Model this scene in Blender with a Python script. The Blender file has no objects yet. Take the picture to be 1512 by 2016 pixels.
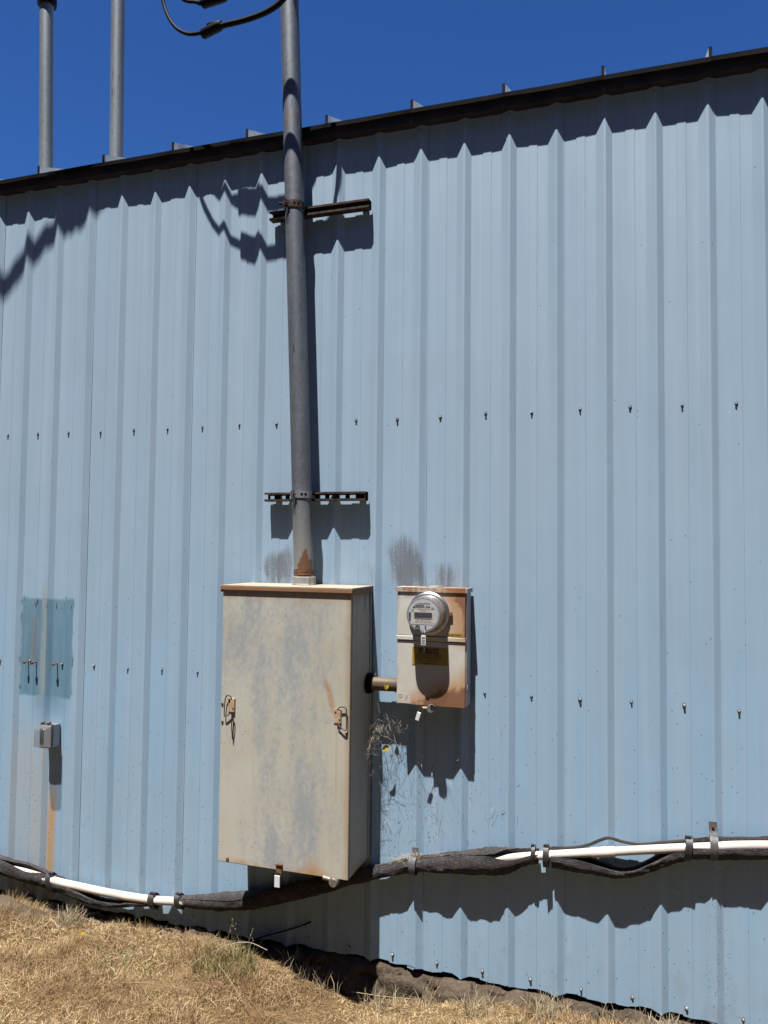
import bpy, bmesh, math, random
import numpy as np
from mathutils import Vector, Matrix

random.seed(7); rng = np.random.default_rng(11)
SC = bpy.context.scene
COL = SC.collection
ZC = 1.85                      # camera height; all coordinates below are relative to the camera's level
PITCH = 0.2032                 # rib spacing of the wall sheeting
SUN = Vector((0.18, 1.0, -3.0)).normalized()   # direction in which sunlight travels

# ------------------------------------------------------------------ camera
yaw, pitch, roll = 0.31853375, 0.04693020, 0.01028486
cam_d = bpy.data.cameras.new('camera'); cam = bpy.data.objects.new('camera', cam_d); COL.objects.link(cam)
f0 = Vector((-math.sin(yaw), math.cos(yaw), 0)); r0 = Vector((math.cos(yaw), math.sin(yaw), 0)); u0 = Vector((0, 0, 1))
fw = f0*math.cos(pitch) + u0*math.sin(pitch); up = u0*math.cos(pitch) - f0*math.sin(pitch)
rt = r0*math.cos(roll) + up*math.sin(roll); up2 = up*math.cos(roll) - r0*math.sin(roll)
m3 = Matrix((rt, up2, -fw)).transposed()
cam.matrix_world = Matrix.Translation((3.15197, -3.37453, ZC)) @ m3.to_4x4()
cam_d.sensor_fit = 'VERTICAL'; cam_d.sensor_height = 36.0; cam_d.lens = 36.0*1529.35/2016.0
cam_d.clip_start = 0.05; cam_d.clip_end = 2000
SC.camera = cam

# ------------------------------------------------------------------ sky, sun, exposure
world = bpy.data.worlds.new('World'); SC.world = world; world.use_nodes = True
wn = world.node_tree
for n in list(wn.nodes): wn.nodes.remove(n)
sky = wn.nodes.new('ShaderNodeTexSky'); sky.sky_type = 'NISHITA'; sky.sun_disc = False
el = math.asin(-SUN.z)
sky.sun_elevation = el; sky.sun_rotation = math.atan2(-SUN.x, -SUN.y)
sky.air_density = 1.0; sky.dust_density = 0.0; sky.ozone_density = 10.0; sky.altitude = 2600
bg = wn.nodes.new('ShaderNodeBackground'); bg.inputs['Strength'].default_value = 0.055
wo = wn.nodes.new('ShaderNodeOutputWorld')
hs = wn.nodes.new('ShaderNodeHueSaturation'); hs.inputs['Hue'].default_value = 0.508; hs.inputs['Saturation'].default_value = 1.14
wn.links.new(sky.outputs[0], hs.inputs['Color']); wn.links.new(hs.outputs[0], bg.inputs[0]); wn.links.new(bg.outputs[0], wo.inputs[0])
sun_d = bpy.data.lights.new('sun', 'SUN'); sun_d.energy = 5.0; sun_d.angle = math.radians(0.53); sun_d.color = (1.0, 0.965, 0.92)
sun = bpy.data.objects.new('sun', sun_d); COL.objects.link(sun)
sun.rotation_euler = SUN.to_track_quat('-Z', 'Y').to_euler(); sun.location = (2, -6, 12)
vs = SC.view_settings
vs.view_transform = 'Standard'; vs.look = 'None'; vs.gamma = 1.0; vs.exposure = 1.34; vs.use_curve_mapping = False
SC.cycles.max_bounces = 5; SC.cycles.diffuse_bounces = 2; SC.cycles.glossy_bounces = 2; SC.cycles.transparent_max_bounces = 8

# ------------------------------------------------------------------ node helpers
class NT:
    def __init__(s, name):
        s.m = bpy.data.materials.new(name); s.m.use_nodes = True; s.t = s.m.node_tree
        s.b = s.t.nodes['Principled BSDF']; s._p = None
    def n(s, typ, **k):
        nd = s.t.nodes.new(typ)
        for a, v in k.items(): setattr(nd, a, v)
        return nd
    def put(s, sock, v):
        if isinstance(v, bpy.types.NodeSocket): s.t.links.new(v, sock)
        elif v is not None:
            if hasattr(sock, 'default_value') and hasattr(sock.default_value, '__len__'):
                v = tuple(v) if hasattr(v, '__len__') else (v,)*len(sock.default_value)
                if len(v) == 3 and len(sock.default_value) == 4: v = v + (1,)
            sock.default_value = v
    def math(s, op, a, b=None, clamp=False):
        nd = s.n('ShaderNodeMath', operation=op); nd.use_clamp = clamp
        s.put(nd.inputs[0], a)
        if b is not None: s.put(nd.inputs[1], b)
        return nd.outputs[0]
    def mul(s, *a):
        r = a[0]
        for x in a[1:]: r = s.math('MULTIPLY', r, x)
        return r
    def add(s, *a):
        r = a[0]
        for x in a[1:]: r = s.math('ADD', r, x)
        return r
    def step(s, v, a, b, lo=0.0, hi=1.0):
        nd = s.n('ShaderNodeMapRange', interpolation_type='SMOOTHSTEP')
        s.put(nd.inputs[0], v); nd.inputs[1].default_value = a; nd.inputs[2].default_value = b
        nd.inputs[3].default_value = lo; nd.inputs[4].default_value = hi
        return nd.outputs[0]
    def band(s, v, a, b, soft):
        return s.mul(s.step(v, a-soft, a+soft), s.step(v, b-soft, b+soft, 1.0, 0.0))
    def mix(s, f, a, b, mode='MIX'):
        nd = s.n('ShaderNodeMix', data_type='RGBA', blend_type=mode)
        s.put(nd.inputs[0], f); s.put(nd.inputs[6], a); s.put(nd.inputs[7], b)
        return nd.outputs[2]
    def pos(s):
        if s._p is None:
            g = s.n('ShaderNodeNewGeometry'); v = s.n('ShaderNodeVectorMath', operation='SUBTRACT')
            s.t.links.new(g.outputs['Position'], v.inputs[0]); v.inputs[1].default_value = (0, 0, ZC); s._p = v.outputs[0]
        return s._p
    def xyz(s):
        nd = s.n('ShaderNodeSeparateXYZ'); s.t.links.new(s.pos(), nd.inputs[0]); return nd.outputs
    def noise(s, scale, detail=3, stretch=None, rough=0.55, offset=(0, 0, 0), dist=0.0):
        mp = s.n('ShaderNodeMapping'); s.t.links.new(s.pos(), mp.inputs[0])
        mp.inputs['Scale'].default_value = stretch or (1, 1, 1); mp.inputs['Location'].default_value = offset
        nd = s.n('ShaderNodeTexNoise'); s.t.links.new(mp.outputs[0], nd.inputs['Vector'])
        nd.inputs['Scale'].default_value = scale; nd.inputs['Detail'].default_value = detail
        nd.inputs['Roughness'].default_value = rough; nd.inputs['Distortion'].default_value = dist
        return nd.outputs[0]
    def cells(s, scale, stretch=None, offset=(0, 0, 0)):
        mp = s.n('ShaderNodeMapping'); s.t.links.new(s.pos(), mp.inputs[0])
        mp.inputs['Scale'].default_value = stretch or (1, 1, 1); mp.inputs['Location'].default_value = offset
        nd = s.n('ShaderNodeTexVoronoi'); s.t.links.new(mp.outputs[0], nd.inputs['Vector']); nd.inputs['Scale'].default_value = scale
        return nd.outputs
    def bump(s, h, strength=0.3, dist=0.01):
        nd = s.n('ShaderNodeBump'); nd.inputs['Strength'].default_value = strength; nd.inputs['Distance'].default_value = dist
        s.put(nd.inputs['Height'], h); s.t.links.new(nd.outputs[0], s.b.inputs['Normal'])
    def out(s, col=None, rough=None, metal=None, spec=None):
        s.put(s.b.inputs['Base Color'], col); s.put(s.b.inputs['Roughness'], rough); s.put(s.b.inputs['Metallic'], metal)
        if spec is not None: s.b.inputs['Specular IOR Level'].default_value = spec
        return s.m

def plain(name, col, rough=0.6, metal=0.0, var=0.25, scale=30, spec=0.5, stretch=None, bump=0.0):
    N = NT(name)
    f = N.noise(scale, 4, stretch)
    dark = tuple(c*(1-var) for c in col); lite = tuple(min(1, c*(1+var)) for c in col)
    c = N.mix(N.step(f, 0.3, 0.7), dark, lite)
    if bump: N.bump(f, bump, 0.004)
    return N.out(c, rough, metal, spec)

# ------------------------------------------------------------------ materials
def wall_paint(name, patchy=False, sooty=False):
    N = NT(name); x, y, z = N.xyz()
    big = N.noise(0.9, 2, (1, 1, 0.35)); streak = N.noise(9, 3, (1.6, 0.2, 0.05)); fine = N.noise(60, 2, (2.2, 0.2, 0.03))
    low = N.step(z, 0.9, -1.1)
    blue = N.math('MULTIPLY', N.add(N.mul(low, 0.55), N.mul(big, 0.55)), 0.95, True)
    c = N.mix(blue, (0.400, 0.510, 0.630), (0.305, 0.490, 0.670))
    c = N.mix(N.mul(N.step(streak, 0.42, 0.75), 0.32), c, (0.45, 0.555, 0.665))
    c = N.mix(N.mul(N.step(fine, 0.5, 0.8), 0.22), c, (0.25, 0.38, 0.50))
    c = N.mix(N.mul(N.step(N.noise(5, 3, (1, 0.2, 0.22), offset=(2, 0, 9)), 0.50, 0.72), 0.28), c, (0.33, 0.445, 0.555))
    oi = N.n('ShaderNodeObjectInfo'); c = N.mix(N.mul(oi.outputs['Random'], 0.10), c, (0.30, 0.40, 0.50))
    c = N.mix(N.mul(N.step(z, -1.45, -1.85), N.step(N.noise(18, 4, (1, 0.2, 0.6), offset=(1, 0, 5)), 0.42, 0.75), 0.35), c, (0.30, 0.27, 0.23))
    if patchy:
        # darker unfaded rectangle where a box once hung, with its washed-out tail
        wob = N.math('MULTIPLY', N.math('SUBTRACT', N.noise(14, 3, (1, 1, 1)), 0.5), 0.035)
        xx = N.add(x, wob); zz = N.add(z, wob)
        patch = N.mul(N.band(xx, 0.0, 0.333, 0.006), N.band(zz, -0.80, -0.285, 0.012), N.step(N.noise(7, 4, (1, 0.2, 0.5), offset=(0, 0, 2)), 0.15, 0.5, 0.70, 1.0))
        tail = N.mul(N.step(N.math('ABSOLUTE', N.math('SUBTRACT', xx, 0.20)), 0.17, 0.02), N.step(zz, -1.02, -0.74))
        tail = N.mul(tail, N.step(zz, -0.60, -0.66))
        pv = N.noise(16, 4, (1.5, 0.2, 0.12))
        c = N.mix(N.mul(N.math('MAXIMUM', patch, N.mul(tail, 0.9)), N.step(pv, 0.15, 0.75, 0.95, 0.62)), c, (0.085, 0.215, 0.305))
        smear = N.mul(patch, N.band(x, 0.02, 0.12, 0.03), N.band(z, -0.62, -0.36, 0.05), N.step(N.noise(22, 4, (2, 0.2, 0.12)), 0.42, 0.6))
        c = N.mix(N.mul(smear, 0.6), c, (0.20, 0.19, 0.175))
        rim = N.mul(N.math('MAXIMUM', N.mul(N.band(xx, -0.003, 0.005, 0.003), N.step(N.noise(9, 2, offset=(3, 0, 1)), 0.5, 0.56)), N.band(xx, 0.330, 0.336, 0.003)),
                    N.band(z, -0.80, -0.28, 0.01), N.step(N.noise(11, 3, offset=(8, 0, 3)), 0.52, 0.60))
        c = N.mix(N.mul(rim, 0.9), c, (0.03, 0.03, 0.03))
        caul = N.mul(N.band(zz, -0.335, -0.272, 0.006), N.step(N.noise(75, 1, (1, 0.1, 0.15), offset=(2, 0, 5)), 0.60, 0.66), N.band(x, 0.0, 0.34, 0.01))
        c = N.mix(N.mul(caul, 0.85), c, (0.05, 0.045, 0.04))
        rubx = N.mul(N.band(x, 0.128, 0.177, 0.006), N.band(z, -0.80, -0.22, 0.05), N.step(N.noise(20, 3, (1, 0.2, 0.2), offset=(6, 0, 6)), 0.2, 0.55))
        c = N.mix(N.mul(rubx, 0.72), c, (0.36, 0.40, 0.40))
        # stains below the outlet
        tan = N.mul(N.band(x, -0.03, 0.20, 0.04), N.step(z, -0.86, -1.15), N.step(N.noise(10, 4, (1.6, 0.2, 0.08), offset=(1, 0, 0)), 0.25, 0.65))
        c = N.mix(N.mul(tan, 0.62), c, (0.46, 0.44, 0.39))
        rust = N.mul(N.band(N.add(x, N.mul(wob, 0.4)), 0.205, 0.256, 0.018), N.step(z, -1.16, -1.42), N.step(N.noise(14, 4, (1.3, 0.2, 0.10), offset=(0, 0, 7)), 0.2, 0.6))
        c = N.mix(N.mul(rust, 0.92), c, (0.56, 0.32, 0.11))
    def blob(cx, cz, rx, rz):
        a = N.math('DIVIDE', N.math('SUBTRACT', x, cx), rx); b = N.math('DIVIDE', N.math('SUBTRACT', z, cz), rz)
        return N.step(N.add(N.mul(a, a), N.mul(b, b)), 1.0, 0.0)
    if sooty:
        wx = N.mul(N.math('SUBTRACT', N.noise(11, 3, (1, 0.2, 0.5)), 0.5), 0.09); xo = x; x = N.add(x, wx)
        s = N.add(blob(1.490, -0.10, 0.075, 0.12), blob(1.560, -0.08, 0.065, 0.14), N.mul(blob(1.95, -0.12, 0.08, 0.11), 0.6), N.mul(blob(2.135, -0.06, 0.11, 0.17), 1.15), N.mul(blob(2.18, -0.13, 0.08, 0.14), 0.6),
                  N.mul(blob(2.28, -0.13, 0.10, 0.12), 0.6), N.mul(blob(2.37, -0.13, 0.09, 0.13), 0.6)); x = xo
        lines = N.noise(48, 3, (1.7, 0.2, 0.05)); grit = N.add(N.mul(N.noise(190, 2), 0.55), N.mul(lines, 0.65))
        sp = N.step(N.add(N.mul(s, 0.32), grit), 0.72, 1.02)
        c = N.mix(N.math('MULTIPLY', N.mul(sp, N.step(s, 0.02, 0.95)), 0.68, True), c, (0.10, 0.082, 0.080))
        c = N.mix(N.mul(N.step(s, 0.1, 1.0), 0.18), c, (0.22, 0.23, 0.25))
    # grime specks, denser towards the ground
    v = N.cells(55); w = N.cells(130, offset=(4, 2, 1))
    sel = N.n('ShaderNodeSeparateColor'); N.t.links.new(v['Color'], sel.inputs[0])
    sel2 = N.n('ShaderNodeSeparateColor'); N.t.links.new(w['Color'], sel2.inputs[0])
    dens = N.step(z, 0.2, -1.5)
    spk = N.mul(N.step(v['Distance'], 0.20, 0.10), N.math('GREATER_THAN', N.add(sel.outputs[0], N.mul(dens, 0.13)), 0.99))
    near = N.step(N.add(N.mul(N.math('GREATER_THAN', sel2.outputs[0], 0.82), 1.0), N.mul(blob(2.15, -1.25, 0.20, 0.35), 0.16), N.mul(blob(3.435, -1.55, 0.06, 0.33), 0.30), N.mul(blob(0.10, -1.4, 0.07, 0.4), 0.22), N.mul(blob(1.0, -1.45, 0.03, 0.25), 0.25), N.mul(dens, 0.03)), 1.0, 1.16)
    spk2 = N.mul(N.step(w['Distance'], 0.36, 0.2), near, N.step(sel2.outputs[0], 0.81, 0.83))
    c = N.mix(N.math('MAXIMUM', N.mul(spk, 0.8), N.mul(spk2, 0.8), True), c, (0.06, 0.06, 0.06))
    N.bump(N.noise(4.2, 2, (1, 1, 0.45)), 0.22, 0.014)
    return N.out(c, N.step(streak, 0.2, 0.8, 0.42, 0.6), 0.0, 0.4)

def cabinet_paint():
    N = NT('weathered_cream_paint'); x, y, z = N.xyz()
    n1 = N.noise(5.2, 5, (1.9, 1.0, 0.55), 0.62, dist=0.2); n2 = N.noise(70, 4, (1, 1, 0.7)); n3 = N.noise(1.7, 2, (2.6, 1, 0.35), offset=(3.3, 0, 0.4))
    cream = N.mix(N.step(N.noise(3, 3), 0.3, 0.7), (0.515, 0.490, 0.400), (0.570, 0.555, 0.485))
    gate = N.add(N.mul(n1, 0.55), N.mul(n2, 0.30), N.mul(n3, 0.45))
    c = N.mix(N.mul(N.step(gate, 0.585, 0.83), 0.92), cream, (0.330, 0.360, 0.385))
    c = N.mix(N.mul(N.step(N.noise(26, 3, (2.2, 1, 0.06)), 0.55, 0.8), 0.3), c, (0.42, 0.39, 0.32))
    # rust
    e = N.noise(20, 5, (1, 1, 0.5)); 
    edge = N.mul(N.step(N.add(z, N.mul(e, 0.05)), -0.235, -0.165), 0.55)
    c = N.mix(edge, c, (0.44, 0.26, 0.12))
    redge = N.mul(N.step(N.add(x, N.mul(e, 0.03)), 1.965, 2.005), N.step(y, -0.27, -0.279), 0.6)
    c = N.mix(redge, c, (0.40, 0.26, 0.14))
    bot = N.mul(N.step(z, -1.345, -1.392), N.step(N.noise(9, 3, (1, 1, 0.3)), 0.40, 0.62), 0.8)
    c = N.mix(bot, c, (0.46, 0.27, 0.11))
    d = N.math('SUBTRACT', N.add(x, N.mul(z, 0.33)), 1.69)     # slanting streak above the right handle
    st = N.mul(N.step(N.math('ABSOLUTE', d), 0.022, 0.004), N.band(z, -0.70, -0.57, 0.04), N.step(N.noise(16, 4), 0.3, 0.6))
    c = N.mix(N.mul(st, 0.8), c, (0.42, 0.22, 0.09))
    dr = N.mul(N.band(x, 1.928, 1.934, 0.006), N.band(z, -1.05, -0.74, 0.05), N.band(y, -0.4, -0.27, 0.003))
    c = N.mix(N.mul(dr, 0.5), c, (0.43, 0.27, 0.14))
    bl = N.mul(N.step(N.math('ABSOLUTE', N.math('SUBTRACT', x, 1.83)), 0.07, 0.0), N.step(z, -1.28, -1.39))
    c = N.mix(N.mul(bl, 0.8), c, (0.47, 0.26, 0.09))
    v = N.cells(70); sel = N.n('ShaderNodeSeparateColor'); N.t.links.new(v['Color'], sel.inputs[0])
    c = N.mix(N.mul(N.step(v['Distance'], 0.22, 0.1), N.math('GREATER_THAN', sel.outputs[0], 0.965), 0.75), c, (0.07, 0.055, 0.04))
    # drips of tar on the side under the cap
    ds = N.mul(N.step(x, 1.985, 1.989), N.step(z, -0.33, -0.19), N.step(N.noise(60, 2, (1, 1, 0.06)), 0.55, 0.62))
    c = N.mix(N.mul(ds, 0.85), c, (0.03, 0.025, 0.02))
    N.bump(N.add(N.noise(5, 2), N.mul(n2, 0.08)), 0.10, 0.01)
    return N.out(c, 0.62, 0.0, 0.3)

def meterbox_paint():
    N = NT('rust_stained_cream_paint'); x, y, z = N.xyz()
    a = N.noise(9, 5, (1, 1, 0.8), dist=0.6); b = N.noise(28, 5, (1, 1, 0.5)); h = N.noise(13, 4, (1.6, 1, 0.25))
    c = N.mix(N.step(a, 0.3, 0.7), (0.60, 0.575, 0.50), (0.65, 0.64, 0.60))
    low = N.add(N.mul(z, -1.0), N.mul(x, 0.50), N.mul(a, 0.14), N.mul(h, 0.10))          # grows downwards and to the right
    c = N.mix(N.mul(N.step(low, 1.79, 1.915), 0.85), c, (0.52, 0.28, 0.125))
    c = N.mix(N.mul(N.step(low, 1.895, 1.925), 0.90), c, (0.215, 0.095, 0.05))
    hi = N.add(x, N.mul(z, 0.28), N.mul(a, 0.10), N.mul(b, 0.03))
    c = N.mix(N.mul(N.step(hi, 2.30, 2.40), N.step(z, -0.47, -0.36), 0.85), c, (0.50, 0.26, 0.115))
    c = N.mix(N.mul(N.step(hi, 2.402, 2.424), N.step(z, -0.50, -0.36), 0.88), c, (0.235, 0.105, 0.055))
    top = N.mul(N.step(N.add(z, N.mul(h, 0.05)), -0.205, -0.155), N.step(b, 0.3, 0.6))
    c = N.mix(N.mul(top, 0.9), c, (0.33, 0.16, 0.08))
    lft = N.mul(N.step(x, 2.158, 2.140), N.step(b, 0.35, 0.65), 0.6)
    c = N.mix(lft, c, (0.46, 0.27, 0.15))
    # right side is mixed towards a cooler grey
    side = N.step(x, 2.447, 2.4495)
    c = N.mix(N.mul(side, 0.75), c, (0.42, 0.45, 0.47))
    c = N.mix(N.mul(N.step(N.noise(120, 3), 0.70, 0.75), 0.5), c, (0.10, 0.07, 0.05))
    return N.out(c, 0.5, 0.0, 0.4)

def galv(name, a, b, rust=0.0, metal=0.55, rough=0.5):
    N = NT(name); x, y, z = N.xyz()
    v = N.cells(120, (1, 1, 0.6)); sp = N.n('ShaderNodeSeparateColor'); N.t.links.new(v['Color'], sp.inputs[0])
    f = N.add(N.mul(sp.outputs[0], 0.15), N.mul(N.noise(8, 5, (1, 1, 0.12)), 0.9))
    c = N.mix(N.step(f, 0.3, 0.8), a, b)
    sc = N.step(N.noise(70, 3, (1, 1, 0.10)), 0.66, 0.70)
    c = N.mix(N.mul(sc, 0.7), c, (0.05, 0.045, 0.04))
    if rust: c = N.mix(N.mul(N.step(N.noise(9, 4, (1, 1, 0.7)), 0.63, 0.70), rust), c, (0.22, 0.12, 0.06))
    return N.out(c, rough, metal, 0.5)

def mast_galv():
    N = NT('galvanised_mast'); x, y, z = N.xyz()
    v = N.cells(95, (1, 1, 0.6)); sp = N.n('ShaderNodeSeparateColor'); N.t.links.new(v['Color'], sp.inputs[0])
    f = N.add(N.mul(sp.outputs[0], 0.14), N.mul(N.noise(7, 5, (1, 1, 0.10)), 0.9))
    c = N.mix(N.step(f, 0.3, 0.85), (0.135, 0.150, 0.178), (0.265, 0.285, 0.320))
    c = N.mix(N.mul(N.step(z, 0.35, -0.1), 0.8), c, (0.45, 0.44, 0.40))
    sc = N.mul(N.step(N.noise(60, 3, (1.3, 1, 0.08)), 0.655, 0.70), N.step(N.noise(6, 2, (1, 1, 0.4), offset=(0, 0, 4)), 0.45, 0.6))
    c = N.mix(N.mul(sc, 0.85), c, (0.035, 0.03, 0.028))
    r1 = N.mul(N.step(N.add(N.mul(N.math('ABSOLUTE', N.math('SUBTRACT', x, 1.712)), 1.0), N.mul(N.math('ABSOLUTE', N.add(z, 0.095)), 0.34), N.mul(N.noise(30, 4), 0.05)), 0.062, 0.052), N.step(y, -0.09, -0.11))
    c = N.mix(N.mul(r1, 0.9), c, (0.24, 0.105, 0.04))
    thr = N.mul(N.band(z, -0.122, -0.098, 0.002), 0.85)
    c = N.mix(thr, c, (0.10, 0.065, 0.04))
    r2 = N.mul(N.band(z, 1.985, 2.03, 0.015), N.step(N.noise(22, 3), 0.5, 0.6))
    c = N.mix(N.mul(r2, 0.6), c, (0.26, 0.15, 0.09))
    return N.out(c, 0.52, 0.45, 0.5)

def foam_mat():
    N = NT('black_foam'); n = N.noise(240, 3); v = N.cells(420)
    sp = N.n('ShaderNodeSeparateColor'); N.t.links.new(v['Color'], sp.inputs[0])
    c = N.mix(N.step(N.noise(12, 3), 0.3, 0.7), (0.042, 0.039, 0.041), (0.075, 0.069, 0.071))
    c = N.mix(N.mul(N.math('GREATER_THAN', sp.outputs[0], 0.88), 0.6), c, (0.22, 0.205, 0.20))
    c = N.mix(N.mul(N.step(N.noise(18, 4, offset=(5, 0, 0)), 0.60, 0.72), 0.25), c, (0.25, 0.18, 0.10))
    N.bump(n, 0.9, 0.006)
    return N.out(c, 0.95, 0.0, 0.15)

def soil_mat(name='dry_soil'):
    N = NT(name); a = N.noise(6, 6, rough=0.65); b = N.noise(60, 4)
    c = N.mix(N.step(a, 0.3, 0.7), (0.055, 0.040, 0.028), (0.14, 0.105, 0.074))
    c = N.mix(N.mul(N.step(b, 0.5, 0.7), 0.4), c, (0.19, 0.15, 0.11))
    N.bump(N.add(a, N.mul(b, 0.35)), 0.9, 0.03)
    return N.out(c, 0.95, 0, 0.2)

def ground_mat():
    N = NT('dry_lawn_thatch'); a = N.noise(3, 5); b = N.noise(90, 4, (1, 1, 1)); 
    c = N.mix(N.step(a, 0.3, 0.7), (0.16, 0.10, 0.045), (0.24, 0.155, 0.07))
    c = N.mix(N.mul(N.step(b, 0.35, 0.7), 0.6), c, (0.13, 0.085, 0.045))
    N.bump(b, 0.8, 0.02)
    return N.out(c, 0.95, 0, 0.15)

def blade_mat(name, stops, rough=0.75):
    N = NT(name); g = N.n('ShaderNodeNewGeometry'); r = N.n('ShaderNodeValToRGB')
    cr = r.color_ramp
    while len(cr.elements) < len(stops): cr.elements.new(0.5)
    for e, (p, col) in zip(cr.elements, stops): e.position = p; e.color = (*col, 1)
    N.t.links.new(g.outputs['Random Per Island'], r.inputs[0])
    patch = N.noise(3.2, 5, rough=0.62)
    c = N.mix(N.step(patch, 0.42, 0.68, 0.0, 0.72), r.outputs[0], (0.22, 0.115, 0.045))
    tr = N.n('ShaderNodeBsdfTranslucent'); N.put(tr.inputs[0], c); mx = N.n('ShaderNodeMixShader'); mx.inputs[0].default_value = 0.18
    N.out(c, rough, 0, 0.25)
    o = N.t.nodes['Material Output']
    N.t.links.new(N.b.outputs[0], mx.inputs[1]); N.t.links.new(tr.outputs[0], mx.inputs[2]); N.t.links.new(mx.outputs[0], o.inputs[0])
    return N.m

M = {}
M['wall'] = wall_paint('faded_blue_paint'); M['wallpatch'] = wall_paint('faded_blue_paint_patched', True); M['wallsoot'] = wall_paint('faded_blue_paint_sooty', False, True); M['cab'] = cabinet_paint(); M['mbox'] = meterbox_paint(); M['mast'] = mast_galv()
M['fascia'] = plain('dark_brown_trim', (0.040, 0.030, 0.027), 0.6, 0, 0.35, 12, 0.3)
M['lip'] = plain('dark_roof_edge', (0.006, 0.005, 0.005), 0.8, 0, 0.3, 12, 0.05)
M['roof'] = plain('grey_roof_metal', (0.36, 0.40, 0.42), 0.5, 0.2, 0.15, 6)
M['seam'] = plain('pale_seam_metal', (0.95, 1.0, 1.0), 0.5, 0.0, 0.12, 14)
M['seamend'] = plain('dark_seam_end', (0.012, 0.009, 0.008), 0.8, 0, 0.4, 60, 0.1)
M['galv'] = galv('galvanised_steel', (0.30, 0.31, 0.32), (0.46, 0.47, 0.48), 0.2)
M['roofpipe'] = galv('galvanised_roof_pipe', (0.20, 0.23, 0.26), (0.34, 0.375, 0.40), 0.0, 0.35)
M['strut'] = plain('rusty_dark_channel', (0.060, 0.034, 0.024), 0.75, 0.2, 0.6, 40, 0.3)
M['nipple'] = plain('brown_weathered_conduit', (0.15, 0.105, 0.068), 0.6, 0.3, 0.4, 30, 0.4, (0.15, 1, 1))
M['rust'] = plain('rusted_steel', (0.20, 0.095, 0.045), 0.8, 0.1, 0.5, 60, 0.3)
M['tanrust'] = plain('rust_tinted_plate', (0.50, 0.355, 0.23), 0.6, 0.0, 0.25, 60, 0.3)
M['bail'] = plain('dark_handle_rod', (0.085, 0.045, 0.026), 0.6, 0.2, 0.4, 60)
M['cap'] = None
def cap_mat():
    N = NT('rusty_cabinet_cap'); x, y, z = N.xyz(); h = N.noise(8, 4, (1, 1, 1)); b = N.noise(50, 4, (1, 1, 0.3))
    c = N.mix(N.step(h, 0.35, 0.65), (0.50, 0.40, 0.28), (0.56, 0.49, 0.37))
    c = N.mix(N.mul(N.step(z, -0.168, -0.180), 0.92), c, (0.27, 0.115, 0.05))
    c = N.mix(N.mul(N.step(b, 0.45, 0.7), 0.5), c, (0.34, 0.18, 0.10))
    return N.out(c, 0.65, 0, 0.3)
M['cap'] = cap_mat()
M['hub'] = galv('hub_zinc', (0.34, 0.34, 0.33), (0.48, 0.47, 0.45), 0.0, 0.3)
M['cable'] = plain('black_cable_jacket', (0.005, 0.005, 0.006), 0.6, 0, 0.3, 40, 0.10)
M['sleeve'] = plain('taped_splice', (0.005, 0.005, 0.006), 0.6, 0, 0.4, 90, 0.1, bump=0.5)
M['pvc'] = plain('white_plastic_pipe', (0.74, 0.66, 0.58), 0.45, 0, 0.14, 9, 0.4, (1, 3, 3))
M['foam'] = foam_mat()
M['tie'] = plain('black_rubber_band', (0.020, 0.020, 0.022), 0.55, 0, 0.3, 60)
M['strap'] = plain('grey_steel_strap', (0.13, 0.13, 0.135), 0.62, 0.5, 0.25, 60)
M['tag'] = plain('white_seal_tag', (0.78, 0.79, 0.80), 0.25, 0, 0.05, 60)
M['lock'] = plain('dull_brass_lock', (0.27, 0.24, 0.20), 0.55, 0.5, 0.15, 60)
M['screw'] = plain('zinc_screw', (0.62, 0.62, 0.63), 0.4, 0.3, 0.2, 90)
M['washer'] = plain('black_rubber_washer', (0.012, 0.012, 0.013), 0.8, 0, 0.2, 90)
M['msilver'] = plain('meter_silver', (0.50, 0.455, 0.41), 0.28, 0.75, 0.08, 12, 0.5, (3, 1, 1))
M['mring'] = plain('meter_steel_ring', (0.58, 0.58, 0.58), 0.34, 0.95, 0.08, 20)
M['mface'] = plain('meter_face_plate', (0.50, 0.50, 0.52), 0.45, 0, 0.08, 60)
M['mdark'] = plain('meter_dark_grey', (0.10, 0.10, 0.105), 0.5, 0, 0.3, 80)
M['mmid'] = plain('meter_print_grey', (0.22, 0.22, 0.24), 0.5, 0, 0.2, 120)
M['lcd'] = plain('meter_display', (0.012, 0.010, 0.014), 0.15, 0, 0.1, 20)
M['yellow'] = plain('yellow_label', (0.40, 0.265, 0.02), 0.5, 0, 0.1, 40)
M['black'] = plain('black_print', (0.012, 0.012, 0.012), 0.6, 0, 0.1, 40)
M['paper'] = plain('pale_paper_label', (0.56, 0.51, 0.43), 0.7, 0, 0.08, 60)
M['pencil'] = plain('pencil_mark', (0.16, 0.14, 0.14), 0.7, 0, 0.1, 60)
M['obox'] = plain('grey_cast_box', (0.40, 0.42, 0.44), 0.38, 0.6, 0.08, 60)
M['oplate'] = plain('outlet_grey_plate', (0.36, 0.35, 0.38), 0.4, 0, 0.05, 60)
def clear(name, tint, alpha):
    N = NT(name); N.out(tint, 0.06, 0.0, 0.6); N.b.inputs['Alpha'].default_value = alpha; return N.m
M['glass'] = clear('meter_clear_dome', (0.45, 0.46, 0.48), 0.07)
M['bubble'] = clear('clear_outlet_cover', (0.16, 0.16, 0.16), 0.30)
M['absorber'] = plain('absorber', (0.075, 0.075, 0.078), 0.95, 0, 0.3, 40, 0.2); M['skyscreen'] = plain('skyscreen_dark_green', (0.045, 0.065, 0.030), 0.9, 0, 0.6, 3, 0.1); M['soil'] = soil_mat(); M['ground'] = ground_mat()
M['rock'] = soil_mat('earthy_field_stone')
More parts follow.
